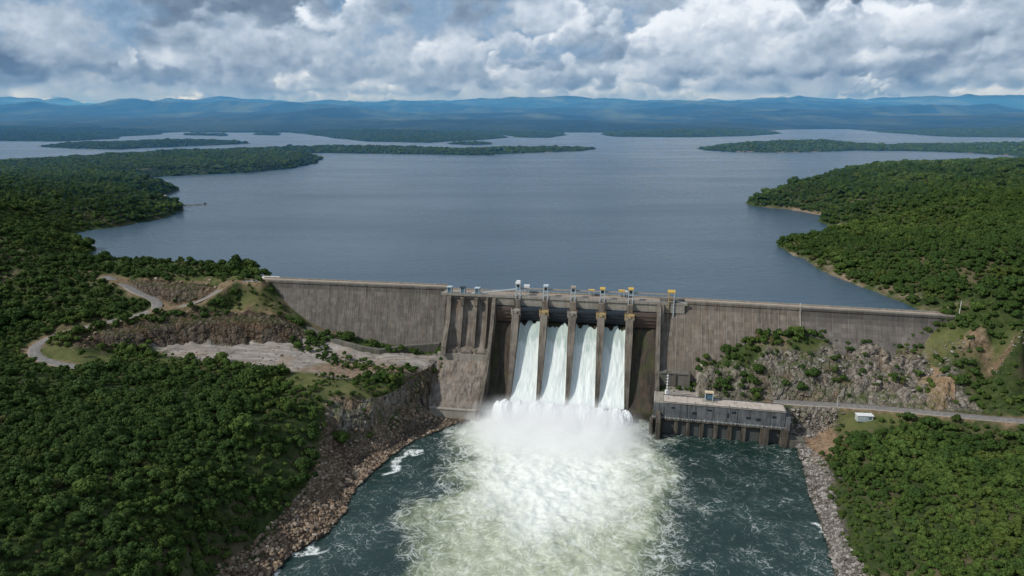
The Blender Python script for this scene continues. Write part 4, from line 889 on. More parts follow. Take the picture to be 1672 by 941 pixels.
for k in range(4):
    a = sP[k]+PW/2-.1; b = sP[k+1]-PW/2+.1; nI = 44
    prof = [p for p in CT if p[0] > 1.8]; prof = [(1.2, 48.6)]+[(d, z+1.7) for d, z in prof]
    P = np.array(prof); L = np.concatenate([[0], np.cumsum(np.hypot(*np.diff(P, axis=0).T))]); tt = np.linspace(0, L[-1], 150)
    D_ = np.interp(tt, L, P[:, 0]); Z_ = np.interp(tt, L, P[:, 1])
    S, I = np.meshgrid(np.linspace(0, 1, nI), np.arange(150)); zz = Z_[I]; dd = D_[I]
    ta = np.maximum(0, 42-zz)*.030; SS = (a-ta)+(b-a+2*ta)*S
    amp = .35+.6*sstep(0, 30, tt[I]); nz = fbm(SS*1.0+k*50, tt[I]*.28, 2.2, 4, 501)*amp*.55+fbm(SS+k*9, tt[I]*.2, 6, 2, 502)*amp*.6
    rag = sstep(3.2, .6, tt[I]-fbm(SS*1.0+k*31, SS*0, 3.2, 3, 504)*3.0)*2.6 # ragged start under the gate
    edge = (1-np.clip(np.minimum(S, 1-S)/.10, 0, 1))**2
    h = nz*(1-edge*.6)*.42+edge*.35
    V = np.stack([SS, -(dd+h*.55), zz+h*.75-rag], -1)
    o = mesh_np('water_chute', V.reshape(-1, 3), grid_faces(150, nI), MW, True); o.location = (A1[0], A1[1], 0); o.rotation_euler = (0, 0, TH)
    tag(o, label='white sheet of water down the %s of the four open spillway bays' % ORD[k], cat='falling water', group='water sheets pouring through the open spillway bays')
# the rolling foam where the sheets strike, and the mist above it
def foam_material():
    m, t, b = material('white_foam'); p = objc(t); n = t.noise(p, .6, 5, .65)
    t.put(b.inputs['Base Color'], t.mix(t.mr(n, .3, .65), (.66,.71,.72), (.84,.86,.86))); b.inputs['Roughness'].default_value = .8; b.inputs['Specular IOR Level'].default_value = .1
    t.put(b.inputs['Normal'], t.bump(t.noise(p, 1.4, 4, .6), .25, .5)); return m
def foam():
    rg = np.random.default_rng(8); bm = bmesh.new(); bmesh.ops.create_icosphere(bm, subdivisions=6, radius=1); B = np.array([v.co[:] for v in bm.verts]); F0 = np.array([[v.index for v in f.verts] for f in bm.faces]); bm.free()
    keep = B[:, 2] > -.25; Vs, Fs, n = [], [], 0
    a, b = sP[0]-6.0, sP[4]+.6; L_ = []
    for i in range(8): L_.append((a+(b-a)*(i+.5)/8+rg.uniform(-.7, .7), 47.5+rg.uniform(-1.2, .8), 6.4*rg.uniform(.92, 1.12), 11.5+rg.uniform(-1, 1), 8.8+rg.uniform(-1.0, .6)))
    for i in range(9): L_.append((a+(b-a)*i/8+rg.uniform(-.6, .6), 45.0, 3.6, 7.5, 7.0+rg.uniform(-.5, .6)))
    for i, (c, d, rx, ry, rz) in enumerate(L_):
        P = B*np.array([rx, ry, rz]); X_, Y_, Z_a = P[:, 0]+c, P[:, 1], P[:, 2]
        arc = np.arctan2(-B[:, 1], B[:, 2])*7
        nz = fbm(X_, arc*.45, 2.3, 4, 610, .6)*.75+fbm(X_+Z_a*.5, Y_-Z_a*.7, .9, 4, 630, .6)*.42+(ridged(X_*1.0, arc*.3, 2.6, 3, 611)-.5)*.6
        P = P+B*nz[:, None]+np.array([c, -d, -.6]); Vs.append(P); Fs.append(F0+n); n += len(P)
    o = mesh_np('foam', np.concatenate(Vs), np.concatenate(Fs), foam_material(), True); o.location = (A1[0], A1[1], 0); o.rotation_euler = (0, 0, TH)
    tag(o, label='white scalloped rollers of foam at the foot of the spillway', cat='foam', kind='stuff')
foam()
def mist():
    m = bpy.data.materials.new('mist'); m.use_nodes = True; t = NT(m.node_tree); t.n.remove(t.n['Principled BSDF'])
    v = t.new('ShaderNodeVolumePrincipled'); v.inputs['Color'].default_value = (1, 1, 1, 1); v.inputs['Anisotropy'].default_value = .1
    p = objc(t); x, y, z = t.xyz(p)
    n = t.noise(t.scale(p, .09, .09, .12), 1, 4, .6)
    r = t.math('ADD', t.math('POWER', t.math('ABSOLUTE', t.math('DIVIDE', x, 58)), 2.6), t.math('POWER', t.math('ABSOLUTE', t.math('DIVIDE', t.math('SUBTRACT', y, 9), 42)), 1.9))
    body = t.mr(t.math('ADD', r, t.math('MULTIPLY', t.math('SUBTRACT', n, .5), 1.9)), .0, 1.0, 1, 0, True)
    hz = t.math('MULTIPLY', t.mr(t.math('ADD', z, t.math('MULTIPLY', y, -.10)), 0, 13, 1, 0, True), t.math('MULTIPLY', t.mr(y, -40, 34, .10, 1.6), t.mr(y, 40, 45, 1, 0)))
    den = t.math('MULTIPLY', t.math('MULTIPLY', body, hz), t.mr(n, .30, .62, .15, 1)); t.put(v.inputs['Density'], t.math('MULTIPLY', den, .26))
    v.inputs['Emission Strength'].default_value = 0
    t.l.new(v.outputs[0], t.n['Material Output'].inputs['Volume'])
    c = (sP[0]+sP[4])/2; w = wp(c-5, 84, 0)
    mb = MB(); n_ = 28
    V = [(math.cos(2*math.pi*i/n_)*62, math.sin(2*math.pi*i/n_)*46, zz) for zz in (.3, 15) for i in range(n_)]
    mb.add(V, [tuple(range(n_)), tuple(range(n_, 2*n_))]+[(i, (i+1) % n_, (i+1) % n_+n_, i+n_) for i in range(n_)])
    o = mb.build('mist', m, label='white spray mist hanging over the foaming water below the spillway', cat='mist', kind='stuff'); o.location = w; o.rotation_euler = (0, 0, TH)
mist()
scene.cycles.volume_step_rate = 1.0; scene.cycles.volume_max_steps = 64; scene.cycles.volume_bounces = 8
# ------------------------------------------------------------------ the powerhouse at the foot of the right wing
PA = at(1067, 679, 10); PB = at(1280.5, 697.8, 10); PTH = math.atan2(PB[1]-PA[1], PB[0]-PA[0]); PL = float(np.hypot(*(PB-PA)[:2]))
ph = empty('powerhouse', (PA[0], PA[1], 0), PTH, label='long grey concrete powerhouse with a pale flat roof and draft bays at the water', cat='powerhouse')
MC_PH = concrete('blue_grey_patched_concrete', (.075,.085,.092), (.175,.185,.19), 1.0, 0, 4, .12)
def roof_material():
    m, t, b = material('pale_roof'); p = objc(t); n = t.noise(p, .35, 5, .7); c = t.mix(t.mr(n, .35, .65), (.33,.285,.24), (.46,.41,.355))
    n2 = t.noise(t.scale(p, .4, 3, 1), 1, 4, .7); c = t.mix(t.mr(n2, .56, .7, 0, .4), c, (.20,.17,.14)); t.put(b.inputs['Base Color'], c); b.inputs['Roughness'].default_value = .9; return m
MROOF = roof_material()
def P_(*a): return MB().box(*a)
P_(5.5, PL, 0, 10.0, 9.4, 19.0).build('wall', MC_PH, ph, label='streaked blue grey front wall of the powerhouse')
P_(0, 5.48, .2, 9.6, 9.4, 18.4).build('wall', MC_PH, ph)
P_(-.1, 5.3, .1, 16, 18.4, 18.9).build('terrace', MC_BEAM, ph)
xs = [5.4, 19, 33, 47, 59, PL+.3]
for a, b in zip(xs[:-1], xs[1:]): P_(a+.06, b-.06, -.35, 10.2, 19.0, 19.45).build('roof', MROOF, ph)
mb = MB(); mb.box(5.4, PL+.3, -.4, -.1, 19.45, 19.75); mb.box(5.4, PL+.3, 9.9, 10.2, 19.45, 20.0); mb.box(PL+.02, PL+.3, -.1, 9.9, 19.45, 20.1); mb.build('roof_kerb', MC_PH, ph)
rg = random.Random(9)
for k in range(17):
    x = 8+k*3.7+rg.uniform(-1, 1); y = rg.choice([.6, 5, 8.6]); P_(x, x+.22, y, y+.22, 19.4, 19.4+rg.uniform(.6, 1.3)).build('roof_vent', MM_DARK, ph)
# wall relief: pilaster strips, stained recesses
for x in (19, 47): P_(x, x+.25, -.14, -.02, 10, 18.9).build('joint', MM_DARK, ph)
for x, z, w, h in ((10, 15.5, 2.0, 1.2), (22, 13, 2.4, 1.6), (30, 16, 3, .9), (41.5, 12.6, .9, 3), (44, 15.6, 2.2, 1.3), (52, 13.0, 2.4, 1.4), (57.5, 12.4, 2.4, 1.6), (66, 15, 2.2, 1.2)):
    P_(x, x+w, -.12, -.03, z, z+h).build('window', MM_DARK, ph)
P_(-1.4, PL+1.2, -2.4, -.02, 9.0, 9.8).build('deck', MC_PIER, ph)
mb = MB()
for k in range(30): x = -.6+k*2.45; mb.box(x, x+.25, -2.2, -1.9, 9.8, 9.8+(.9 if k % 3 else 1.5))
for z in (10.25, 10.65): mb.box(-.9, PL, -2.12, -2.02, z, z+.08)
mb.build('railing', MM_TOWER, ph)
P_(-1.2, PL+.6, .3, 10, -4, 9.0).build('bay_wall', MC_CHUTE, ph)
for x, w, pr in ((-1.2, 1.9, 4.4), (4.6, 1.9, 5.6), (13, 2.2, 1.9), (19.9, 2.2, 1.9), (27.6, 2.4, 1.9), (35.4, 2.4, 1.9), (43.3, 2.4, 1.9), (51, 2.4, 1.9)):
    P_(x-w/2, x+w/2, -pr, .28, -4, 8.98).build('pier', MC_PIER, ph)
for x0, x1, pr in ((60.0, 64.4, 4.2), (70.9, 74.6, 4.6)):
    b = MB().box(x0, x1, -pr, .27, -4, 8.6); b.box(x0, x0+.5, -pr, -2.45, 8.6, 9.9); b.box(x1-.5, x1, -pr, -2.45, 8.6, 9.9); b.box(x0+.5, x1-.5, -pr, -pr+.5, 8.6, 9.9); b.build('pier', MC_PIER, ph, label='wide open topped pier at the right end')
for x0, x1 in ((.1, 3.4), (5.8, 11.7), (14.4, 18.6), (21.3, 26.2), (29, 34), (36.8, 42), (44.7, 49.6), (52.4, 59.8), (64.6, 70.7)):
    P_(x0, x1, -.25, .28, -2, 7.6).build('draft_gate', metal('draft_gate_steel', (.050,.062,.066), (.085,.085,.075)) if x0 < 1 else bpy.data.materials['draft_gate_steel'], ph)
mb = MB().box(74.7, 84, -3.4, 4, -4, 3.4); mb.box(74.7, 85.0, -3.8, -3.3, -4, 4.0); mb.build('quay_wall', MC_BASE, ph)
mb = MB().box(73.4, 76, 0, 9.9, 0, 16); mb.build('end_wall', MC_PH, ph)
def wpp(x, y, z): c, s = math.cos(PTH), math.sin(PTH); return (PA[0]+x*c-y*s, PA[1]+x*s+y*c, z)
# small hoist portal standing on the roof
q = empty('roof_hoist', wpp(31.2, 6.5, 19.45), PTH, label='small steel hoist portal with a pale cap on the powerhouse roof', cat='hoist')
for x in (-2.1, 2.1):
    for y in (-1, 1): MB().box(x-.18, x+.18, y-.18, y+.18, 0, 5.2).build('leg', MM_TOWER, q)
MB().box(-2.5, 2.5, -1.4, 1.4, 5.2, 5.9).build('cap', metal('cream_paint', (.62,.52,.36), (.45,.38,.27)), q); MB().box(-1.9, 1.9, -.7, .7, 1.3, 4.4).build('winch_box', MM_PANEL, q); MB().box(-3.6, 4.6, -1.8, 1.8, 0, .35).build('base', MC_BEAM, q)
def mast(name, base, h, label, cat='mast', arm=True, mat=MM_WHITE, group=None, r=.22):
    q = empty(name, base, .3, label=label, cat=cat, group=group); MB().tube([(0,0,-.5),(0,0,h)], r, 8, r*.55).build('pole', mat, q); MB().box(-.35, .35, -.35, .35, 0, .5).build('base', MC_BEAM, q)
    if arm: MB().tube([(0,0,h-.3),(1.2,0,h+.1),(1.8,0,h)], .09, 6).build('arm', mat, q); MB().box(1.4, 2.3, -.2, .2, h-.15, h+.05).build('lamp_head', mat, q)
    return q
m_ = mast('lattice_mast', wpp(7.2, 10.9, 19.4), 13.5, 'thin pale mast behind the left end of the powerhouse roof', arm=False, r=.30)
for k in range(7): MB().box(-.5, .5, -.5, .5, 1.2+k*1.8, 1.4+k*1.8).build('collar', MM_WHITE, m_)
MB().box(-.9, .9, -.7, .7, .3, 3).build('cabinet', MM_WHITE, m_)
mast('lamp_post', (*at(1366, 669, 17)[:2], 18.3), 7.5, 'grey lamp post beside the valley road near the white shed', 'lamp post', mat=MM_TOWER)
mast('crest_mast', (*wp(loc(WR1)[0]-1.5, loc(WR1)[1]-3, 0)[:2], 65), 9.5, 'pale mast at the right end of the dam crest', 'mast', arm=False)
mast('crest_post', (*wp(loc(WRM)[0], loc(WRM)[1]-2, 0)[:2], 65), 2.8, 'short white post on the crest above the pale joint rib', 'post', arm=False)
mast('terrace_mast', wpp(.2, .8, 18.9), 6.5, 'thin rod at the left corner of the powerhouse terrace', 'mast', arm=False, r=.14)
# ---- things on the deck over the gates
HS = ['leftmost', 'middle', 'rightmost']
for i, (px, cap) in enumerate(((734.5, MM_TOWER), (756, MM_DARK), (779.5, MM_TOWER))):
    q = empty('hoist_cabin', wp(sx(px), .2, 63.75), TH, label='small pale blue hoist cabin on the deck, %s of three above the dry bays' % HS[i], cat='hoist cabin', group='hoist cabins above the dry bays')
    MB().box(-1.5, 1.5, -1.2, 2.2, 0, .5).build('base', MM_TOWER, q)
    for x in (-1.35, 1.35):
        for y in (-1.05, 2.05): MB().box(x-.22, x+.22, y-.22, y+.22, .5, 4.6).build('post', MM_TOWER, q)
    MB().box(-1.15, 1.15, -1.0, 2.0, .6, 4.5).build('cladding', MM_PANEL, q); MB().box(-1.8, 1.8, -1.5, 2.5, 4.6, 5.0).build('roof', cap, q)
for i, (px, h, cap, lab) in enumerate(((846.5, 9.2, MM_WHITE, 'tall pale grey hoist tower with a white top over the first pier'), (891.5, 8.0, MM_TOWER, 'pale grey hoist tower over the second pier from the left'), (936, 7.8, MM_RAIL, 'grey hoist tower with a rusty cap over the middle pier'), (983.5, 7.6, MM_YEL, 'grey hoist tower with a yellow cap over the fourth pier'), (1029.5, 8.2, MM_YEL, 'grey hoist tower with a yellow cap over the rightmost pier'))):
    q = empty('hoist_tower', wp(sx(px), 0, 63.75), TH, label=lab, cat='hoist tower', group='hoist towers over the gate piers')
    for x in (-1.35, 1.35):
        MB().box(x-.24, x+.24, -2.1, -1.56, -5.5, h).build('post', MM_TOWER, q); MB().box(x-.2, x+.2, 1.4, 1.8, 0, h).build('post', MM_TOWER, q)
    for z in (-5.2, -3.2, 2.0, 4.4, h-.5): MB().box(-1.1, 1.1, -2.0, -1.7, z, z+.35).build('crossbar', MM_TOWER, q)
    for z in (2.2, 4.6, h-.6):
        for x in (-1.35, 1.35): MB().box(x-.12, x+.12, -1.54, 1.38, z, z+.26).build('crossbar', MM_TOWER, q)
    MB().box(-1.7, 1.7, -2.4, 2.2, h, h+.8).build('cap', cap, q); MB().box(-.9, .9, -1.3, 1.1, h-2.4, h-.02).build('winch', MM_DARK, q)
    if i == 0: MB().box(-1.3, 1.3, -1.8, 1.6, h+.85, h+1.7).build('hatch', MM_WHITE, q)
def frame(px, d, w, h, cap, lab, name='gantry_frame', ch=.9, cat='gantry'):
    q = empty(name, wp(sx(px), d, 63.75), TH, label=lab, cat=cat)
    for x in (-w/2+.2, w/2-.2):
        for y in (-1, 1): MB().box(x-.14, x+.14, y-.14, y+.14, 0, h).build('leg', MM_TOWER, q)
    MB().box(-w/2-.2, w/2+.2, -1.3, 1.3, h, h+ch).build('cap', cap, q); MB().box(-w/2+.4, w/2-.4, -.1, .1, h*.45, h*.45+.2).build('crossbar', MM_TOWER, q); return q
frame(857.5, -8, 3.4, 4.2, MM_WHITE, 'white topped cabinet frame beside the tall tower at the back of the deck', ch=2.0)
frame(964.5, -8.5, 3.6, 3.6, MM_YEL, 'low gantry frame with a yellow box between the third and fourth towers', ch=1.2)
g_ = frame(1014.5, -8.5, 3.8, 3.8, MM_YEL, 'low gantry frame with a bright yellow drum left of the rightmost pier tower', ch=1.5)
frame(1020.5, -8.5, 2.4, 3.9, MM_WHITE, 'small white capped frame just right of the yellow drum gantry', ch=.9)
q = empty('end_gantry', wp(sx(1095.5), .2, 63.75), TH, label='ochre portal gantry with a yellow cap standing over the right wing', cat='gantry')
for x in (-1.7, 1.7):
    MB().box(x-.25, x+.25, -2.2, -1.65, -9.5, 7.4).build('leg', MM_RUST if x < 0 else MM_TOWER, q); MB().box(x-.2, x+.2, 1.6, 2.0, 0, 7.4).build('leg', MM_TOWER, q)
for z in (1.6, 4.2): MB().box(-1.4, 1.4, -2.1, -1.8, z, z+.5).build('crossbar', MM_RUST, q)
MB().box(-2.3, 2.3, -2.4, 2.2, 7.4, 8.5).build('cap', MM_YEL, q); MB().box(-2.6, 3.4, -2.0, 1.8, 3.9, 4.2).build('platform', MM_RAIL, q)
# the rusty service beam carried from tower to tower, its ramped start and its stay cable
q = MB(); a, b = sx(849), sx(1093)
q.box(a, b, -.25, .15, 69.2, 69.7); q.box(a, b, 1.0, 1.4, 69.2, 69.7)
x = a
while x < b: q.box(x, x+.2, .15, 1.0, 69.3, 69.6); x += 2.4
q.build('service_beam', MM_RAIL).location = (A1[0], A1[1], 0); o = bpy.data.objects['service_beam']; o.rotation_euler = (0, 0, TH); tag(o, 'long rusty service beam running from hoist tower to hoist tower', 'beam')
q = MB(); q.bar((sx(770), -.3, 64.6), (sx(845), -.3, 69.0), .35, .5); q.bar((sx(770), 1.2, 64.6), (sx(845), 1.2, 69.0), .3, .4); o = q.build('sloping_pipe', MM_TOWER); o.location = (A1[0], A1[1], 0); o.rotation_euler = (0, 0, TH); tag(o, 'pale twin pipe sloping up from the deck to the tall tower', 'pipe')
q = MB(); q.tube([(sx(1098)+(sx(1121)-sx(1098))*f, -.3, 68.5-4.2*f-1.2*math.sin(f*math.pi)) for f in np.linspace(0, 1, 9)], .16, 6); o = q.build('stay_cable', MM_WHITE); o.location = (A1[0], A1[1], 0); o.rotation_euler = (0, 0, TH); tag(o, 'pale cable sagging from the ochre gantry down to the crest', 'cable')
# ---- white shed by the valley road, hut at the left abutment, jetty, small dwellings
w = at(1411, 682, 17.3); q = empty('shed', (w[0], w[1], float(height(np.array([w[0]]), np.array([w[1]]))[0])), -.08, label='small white flat roofed shed on the grass below the valley road', cat='shed')
MB().box(-4.2, 4.2, -1.8, 1.8, -.5, 3.0).build('wall', metal('shed_wall', (.42,.46,.44), (.34,.37,.35)), q); MB().box(-4.5, 4.5, -2.1, 2.1, 3.0, 3.3).build('roof', MM_WHITE, q); MB().box(-3.4, 1.0, -1.9, -1.82, .3, 2.5).build('door', MM_TOWER, q); MB().box(1.8, 3.4, -1.88, -1.82, 1.1, 2.3).build('window', MM_PANEL, q)
w = at(441, 449, 65.5); q = empty('hut', (w[0], w[1]+2, float(height(np.array([w[0]]), np.array([w[1]]))[0])), -.15, label='low hut with a pale roof among trees at the left end of the crest', cat='hut')
MB().box(-6, 6, -2.5, 2.5, -1, 3.0).build('wall', metal('hut_wall', (.42,.38,.33), (.30,.27,.24)), q); MB().add([(-6.8,-3.3,2.9),(6.8,-3.3,2.9),(6.8,0,4.4),(-6.8,0,4.4),(6.8,3.3,2.9),(-6.8,3.3,2.9)], [(0,1,2,3),(3,2,4,5),(0,3,5),(1,4,2),(0,5,4,1)]).build('roof', metal('pale_sheet_roof', (.50,.47,.43), (.38,.36,.33)), q)
for x in (-4, -.5, 3): MB().box(x, x+1.6, -2.6, -2.52, .9, 2.2).build('window', MM_DARK, q)
MB().box(-2, -1, -2.61, -2.53, 0, 2.2).build('door', MM_DARK, q)
for nm, px, py, z, rz, lab in (('waterside_house', 268, 336, 62.5, .1, 'tiny pale house by the water beside the left jetty'), ('waterside_cabin', 1358, 366, 62.5, -.4, 'tiny white cabin on the small right headland')):
    w = at(px, py, z); q = empty(nm, (w[0], w[1], float(height(np.array([w[0]]), np.array([w[1]]))[0])), rz, label=lab, cat='house')
    MB().box(-4, 4, -3, 3, -1, 3.2).build('wall', MM_WHITE, q); MB().add([(-4.6,-3.6,3.1),(4.6,-3.6,3.1),(4.6,0,5),(-4.6,0,5),(4.6,3.6,3.1),(-4.6,3.6,3.1)], [(0,1,2,3),(3,2,4,5),(0,3,5),(1,4,2),(0,5,4,1)]).build('roof', MM_RAIL, q)
w0, w1 = at(298, 334, 61.5), at(337, 332.5, 61.5); q = empty('jetty', (w0[0], w0[1], RES), math.atan2(w1[1]-w0[1], w1[0]-w0[0]), label='low dark stone jetty reaching into the lake from the left shore', cat='jetty'); Lj = float(np.hypot(*(w1-w0)[:2]))
rg = random.Random(3); mb = MB(); V = []
n = 24
for i in range(n+1):
    x = Lj*i/n; ww = 2.6+rg.uniform(-.9, .9); hh = .9+rg.uniform(-.2, .4); V += [(x, -ww-1.5, -2), (x, -ww*.5, hh), (x, ww*.5, hh), (x, ww+1.5, -2)]
mb.add(V, [(i*4+a, i*4+a+1, i*4+5+a, i*4+4+a) for i in range(n) for a in range(3)]+[(3,2,1,0), tuple(4*n+k for k in range(4))]); mb.build('mole', MC_BASE, q); MB().box(Lj-3, Lj-.5, -1, 1, .8, 2.6).build('beacon', MM_DARK, q)
# ---- broken rock along the river banks and at the foot of the faces
def rocks():
    m, t, b = material('boulder'); p = objc(t); rnd = t.new('ShaderNodeObjectInfo').outputs['Random']; wpz = pos(t); side = t.mr(t.xyz(wpz)[0], 0, 80)
    base = t.mix(side, t.ramp(rnd, [(0, (.105,.070,.047)), (.4, (.21,.148,.098)), (.75, (.30,.225,.155)), (1, (.38,.32,.26))]), t.ramp(rnd, [(0, (.085,.078,.07)), (.5, (.20,.185,.165)), (1, (.38,.36,.33))]))
    c = t.mix(t.mr(t.noise(p, 1.6, 4, .7), .35, .7, 0, .5), base, (.07,.06,.05)); wet = t.mr(t.xyz(wpz)[2], .2, 1.2, .75, 0); c = t.mix(wet, c, (.025,.024,.022))
    t.put(b.inputs['Base Color'], c); b.inputs['Roughness'].default_value = .9; b.inputs['Specular IOR Level'].default_value = .15
    lib = bpy.data.collections.new('rock_kinds'); rg = np.random.default_rng(5)
    for k in range(5):
        bm = bmesh.new(); bmesh.ops.create_icosphere(bm, subdivisions=2, radius=1)
        ax = rg.normal(size=(9, 3)); ax /= np.linalg.norm(ax, axis=1)[:, None]; cut = rg.uniform(.45, .85, 9)
        for v in bm.verts:
            co = np.array(v.co)
            for a, c_ in zip(ax, cut):
                q = co@a
                if q > c_: co = co-a*(q-c_)
            v.co = co*np.array([1.15, .95, .75])
        me = bpy.data.meshes.new('rock'); bm.to_mesh(me); bm.free(); me.materials.append(m); lib.objects.link(bpy.data.objects.new('rock_%d' % k, me))
    out = []
    for P, n, smin, smax in ((Z_SHOREL, 6500, .25, 1.25), (Z_RUBR, 4200, .3, 1.05), (Z_DARKR, 160, .4, 1.4), (Z_CRAG, 200, .3, 1.2), (Z_CRAG2, 60, .4, 1.5), (Z_TANR[0], 60, .4, 1.0), (Z_TANR[1], 50, .4, 1.0), (Z_CLIFF, 130, .3, 1.2), (Z_QUARRY, 200, .3, 1.1), (Z_BENCH, 260, .25, .9), (Z_MOUND, 160, .4, 1.3)):
        A_ = np.array(P)[:, :2]; lo, hi = A_.min(0), A_.max(0); got = 0; acc = []
        while got < n:
            q = RNG.uniform(lo, hi, (n*4, 2)); q = q[sdist(q[:, 0], q[:, 1], P) > -1.0]; acc.append(q); got += len(q)
        q = np.concatenate(acc)[:n]; cl = fbm(q[:, 0], q[:, 1], 9, 3, 701); s = smin+(smax-smin)*RNG.random(len(q))**2.6*(1+.6*cl); z = height(q[:, 0], q[:, 1]); k = z > -.8
        for rd in ROADS: dd_, _ = pldist(q[:, 0], q[:, 1], rd); k &= dd_ > 5.5
        out.append(np.stack([q[:, 0], q[:, 1], z+s*.12, s], 1)[k])
    D_ = np.concatenate(out); N_ = len(D_)
    return lib, np.concatenate([D_, RNG.uniform(0, 6.28, (N_, 1)), RNG.integers(0, 5, (N_, 1))], 1)
# ------------------------------------------------------------------ trees
def leaf_material(name, a, b_, c):
    m, t, b = material(name); p = pos(t)
    rnd = t.new('ShaderNodeObjectInfo').outputs['Random']; isl = t.new('ShaderNodeNewGeometry').outputs['Random Per Island']
    col = t.mix(isl, a, b_); col = t.mix(t.mr(rnd, .0, 1, 0, .75), col, c)
    big = t.noise(p, .017, 3, .6); col = t.mix(t.mr(big, .40, .62, 0, .55), col, t.mix(1, col, (.55,.66,.60), 'MULTIPLY'))
    y = t.mr(t.noise(p, .045, 2, .5), .60, .74, 0, .32); col = t.mix(y, col, (.125,.135,.030))
    t.put(b.inputs['Base Color'], col); b.inputs['Roughness'].default_value = .8; b.inputs['Specular IOR Level'].default_value = .08
    return m
ML = [leaf_material('dark_leaves', (.022,.044,.011), (.065,.104,.024), (.040,.076,.020)),
      leaf_material('green_leaves', (.034,.062,.013), (.094,.140,.032), (.060,.102,.024)),
      leaf_material('yellow_green_leaves', (.044,.078,.017), (.112,.152,.038), (.074,.114,.027))]
def bark_material():
    m, t, b = material('bark'); t.put(b.inputs['Base Color'], t.mix(t.noise(objc(t), 3, 4, .6), (.05,.038,.028), (.15,.12,.09))); b.inputs['Roughness'].default_value = .9; return m
ML.append(leaf_material('olive_leaves', (.055,.060,.022), (.115,.110,.045), (.080,.078,.032)))
MBARK = bark_material()
def crown_mesh(name, rad, hgt, z0, nleaf, leaf, nlobe, mat, seed):
    rg = np.random.default_rng(seed)
    L = []
    for i in range(nlobe):
        a = rg.uniform(0, 2*math.pi); q = math.sqrt(rg.uniform(0, 1))*.62
        L.append((math.cos(a)*q*rad, math.sin(a)*q*rad, z0+hgt*(.30+.42*rg.uniform(0, 1)*(1-q*.7)), rad*rg.uniform(.30, .52)))
    L.append((0, 0, z0+hgt*.55, rad*.6)); L = np.array(L)
    k = rg.integers(0, len(L), nleaf); d = rg.normal(size=(nleaf, 3)); d[:, 2] = np.abs(d[:, 2])*1.1-.45; d /= np.linalg.norm(d, axis=1)[:, None]
    r = L[k, 3]*rg.uniform(.72, 1.10, nleaf); c = L[k, :3]+d*r[:, None]*np.array([1, 1, .85])
    n = d+rg.normal(size=(nleaf, 3))*.45; n /= np.linalg.norm(n, axis=1)[:, None]
    u = np.cross(n, rg.normal(size=(nleaf, 3))); u /= np.linalg.norm(u, axis=1)[:, None]; v = np.cross(n, u)
    s = leaf*rg.uniform(.6, 1.35, nleaf)[:, None]; el = rg.uniform(.55, 1, nleaf)[:, None]
    V = np.stack([c-u*s-v*s*el*.3, c+v*s*el-n*s*.15, c+u*s+v*s*.2, c-v*s*el-n*s*.15], 1).reshape(-1, 3)
    F = np.arange(nleaf*4).reshape(-1, 4)
    # dark lumpy heart of the crown so that it is not see-through
    bm = bmesh.new()
    for x, y, z, q in L: bmesh.ops.create_icosphere(bm, subdivisions=1, radius=q*.80, matrix=Matrix.Translation((x, y, z)))
    hv = np.array([w.co[:] for w in bm.verts]); hf = [[w.index for w in f.verts] for f in bm.faces]; bm.free()
    me = bpy.data.meshes.new(name); me.from_pydata(np.concatenate([V, hv]).tolist(), [], F.tolist()+[[i+len(V) for i in f] for f in hf]); me.update()
    me.materials.append(mat); return me
def trunk_mesh(h, r, seed):
    rg = random.Random(seed); mb = MB(); b = (rg.uniform(-.3, .3), rg.uniform(-.3, .3))
    mb.tube([(0,0,-.8),(b[0]*.3,b[1]*.3,h*.4),(b[0],b[1],h*.85)], r, 7, r*.55)
    for k in range(4):
        a = k*1.6+rg.random(); q = h*rg.uniform(.5, .8)
        mb.tube([(b[0]*.5,b[1]*.5,q),(math.cos(a)*h*.18,math.sin(a)*h*.18,q+h*.18),(math.cos(a)*h*.34,math.sin(a)*h*.34,q+h*.30)], r*.5, 5, r*.18)
    me = bpy.data.meshes.new('trunk'); me.from_pydata(mb.v, [], mb.f); me.materials.append(MBARK); me.update(); return me
LIB = bpy.data.collections.new('tree_kinds')
NEARK, FARK = [], []
for i in range(9):
    mt = ML[i % 3]; rad = [2.5, 2.3, 2.1][i % 3]*(1, .85, 1.15)[i//3]
    NEARK.append((crown_mesh('crown', rad, rad*(1.55, 1.9, 1.3)[i//3], .5, (430, 380, 480)[i//3], .34, (9, 7, 11)[i//3], mt, 60+i), trunk_mesh(rad*1.3, .16, i), rad))
NEARK.append((crown_mesh('crown', 1.7, 2.0, .1, 300, .30, 8, ML[3], 81), trunk_mesh(1.4, .10, 11), 1.7)); NEARK.append((crown_mesh('crown', 1.3, 3.4, .3, 320, .27, 8, ML[1], 82), trunk_mesh(2.4, .10, 12), 1.3)); NEARK.append((crown_mesh('crown', 1.9, 1.3, 0, 300, .30, 9, ML[2], 83), trunk_mesh(1.0, .09, 13), 1.9))
for i in range(4): FARK.append(crown_mesh('crown', 3.4, 2.9, -.9, 90, .85, 9, ML[(0, 1, 1, 2)[i]], 90+i))
kinds = []
for i, (cm, tm, rad) in enumerate(NEARK):
    o = bpy.data.objects.new('a_crown_%d' % i, cm); LIB.objects.link(o)
for i, cm in enumerate(FARK):
    o = bpy.data.objects.new('b_crown_%d' % i, cm); LIB.objects.link(o)
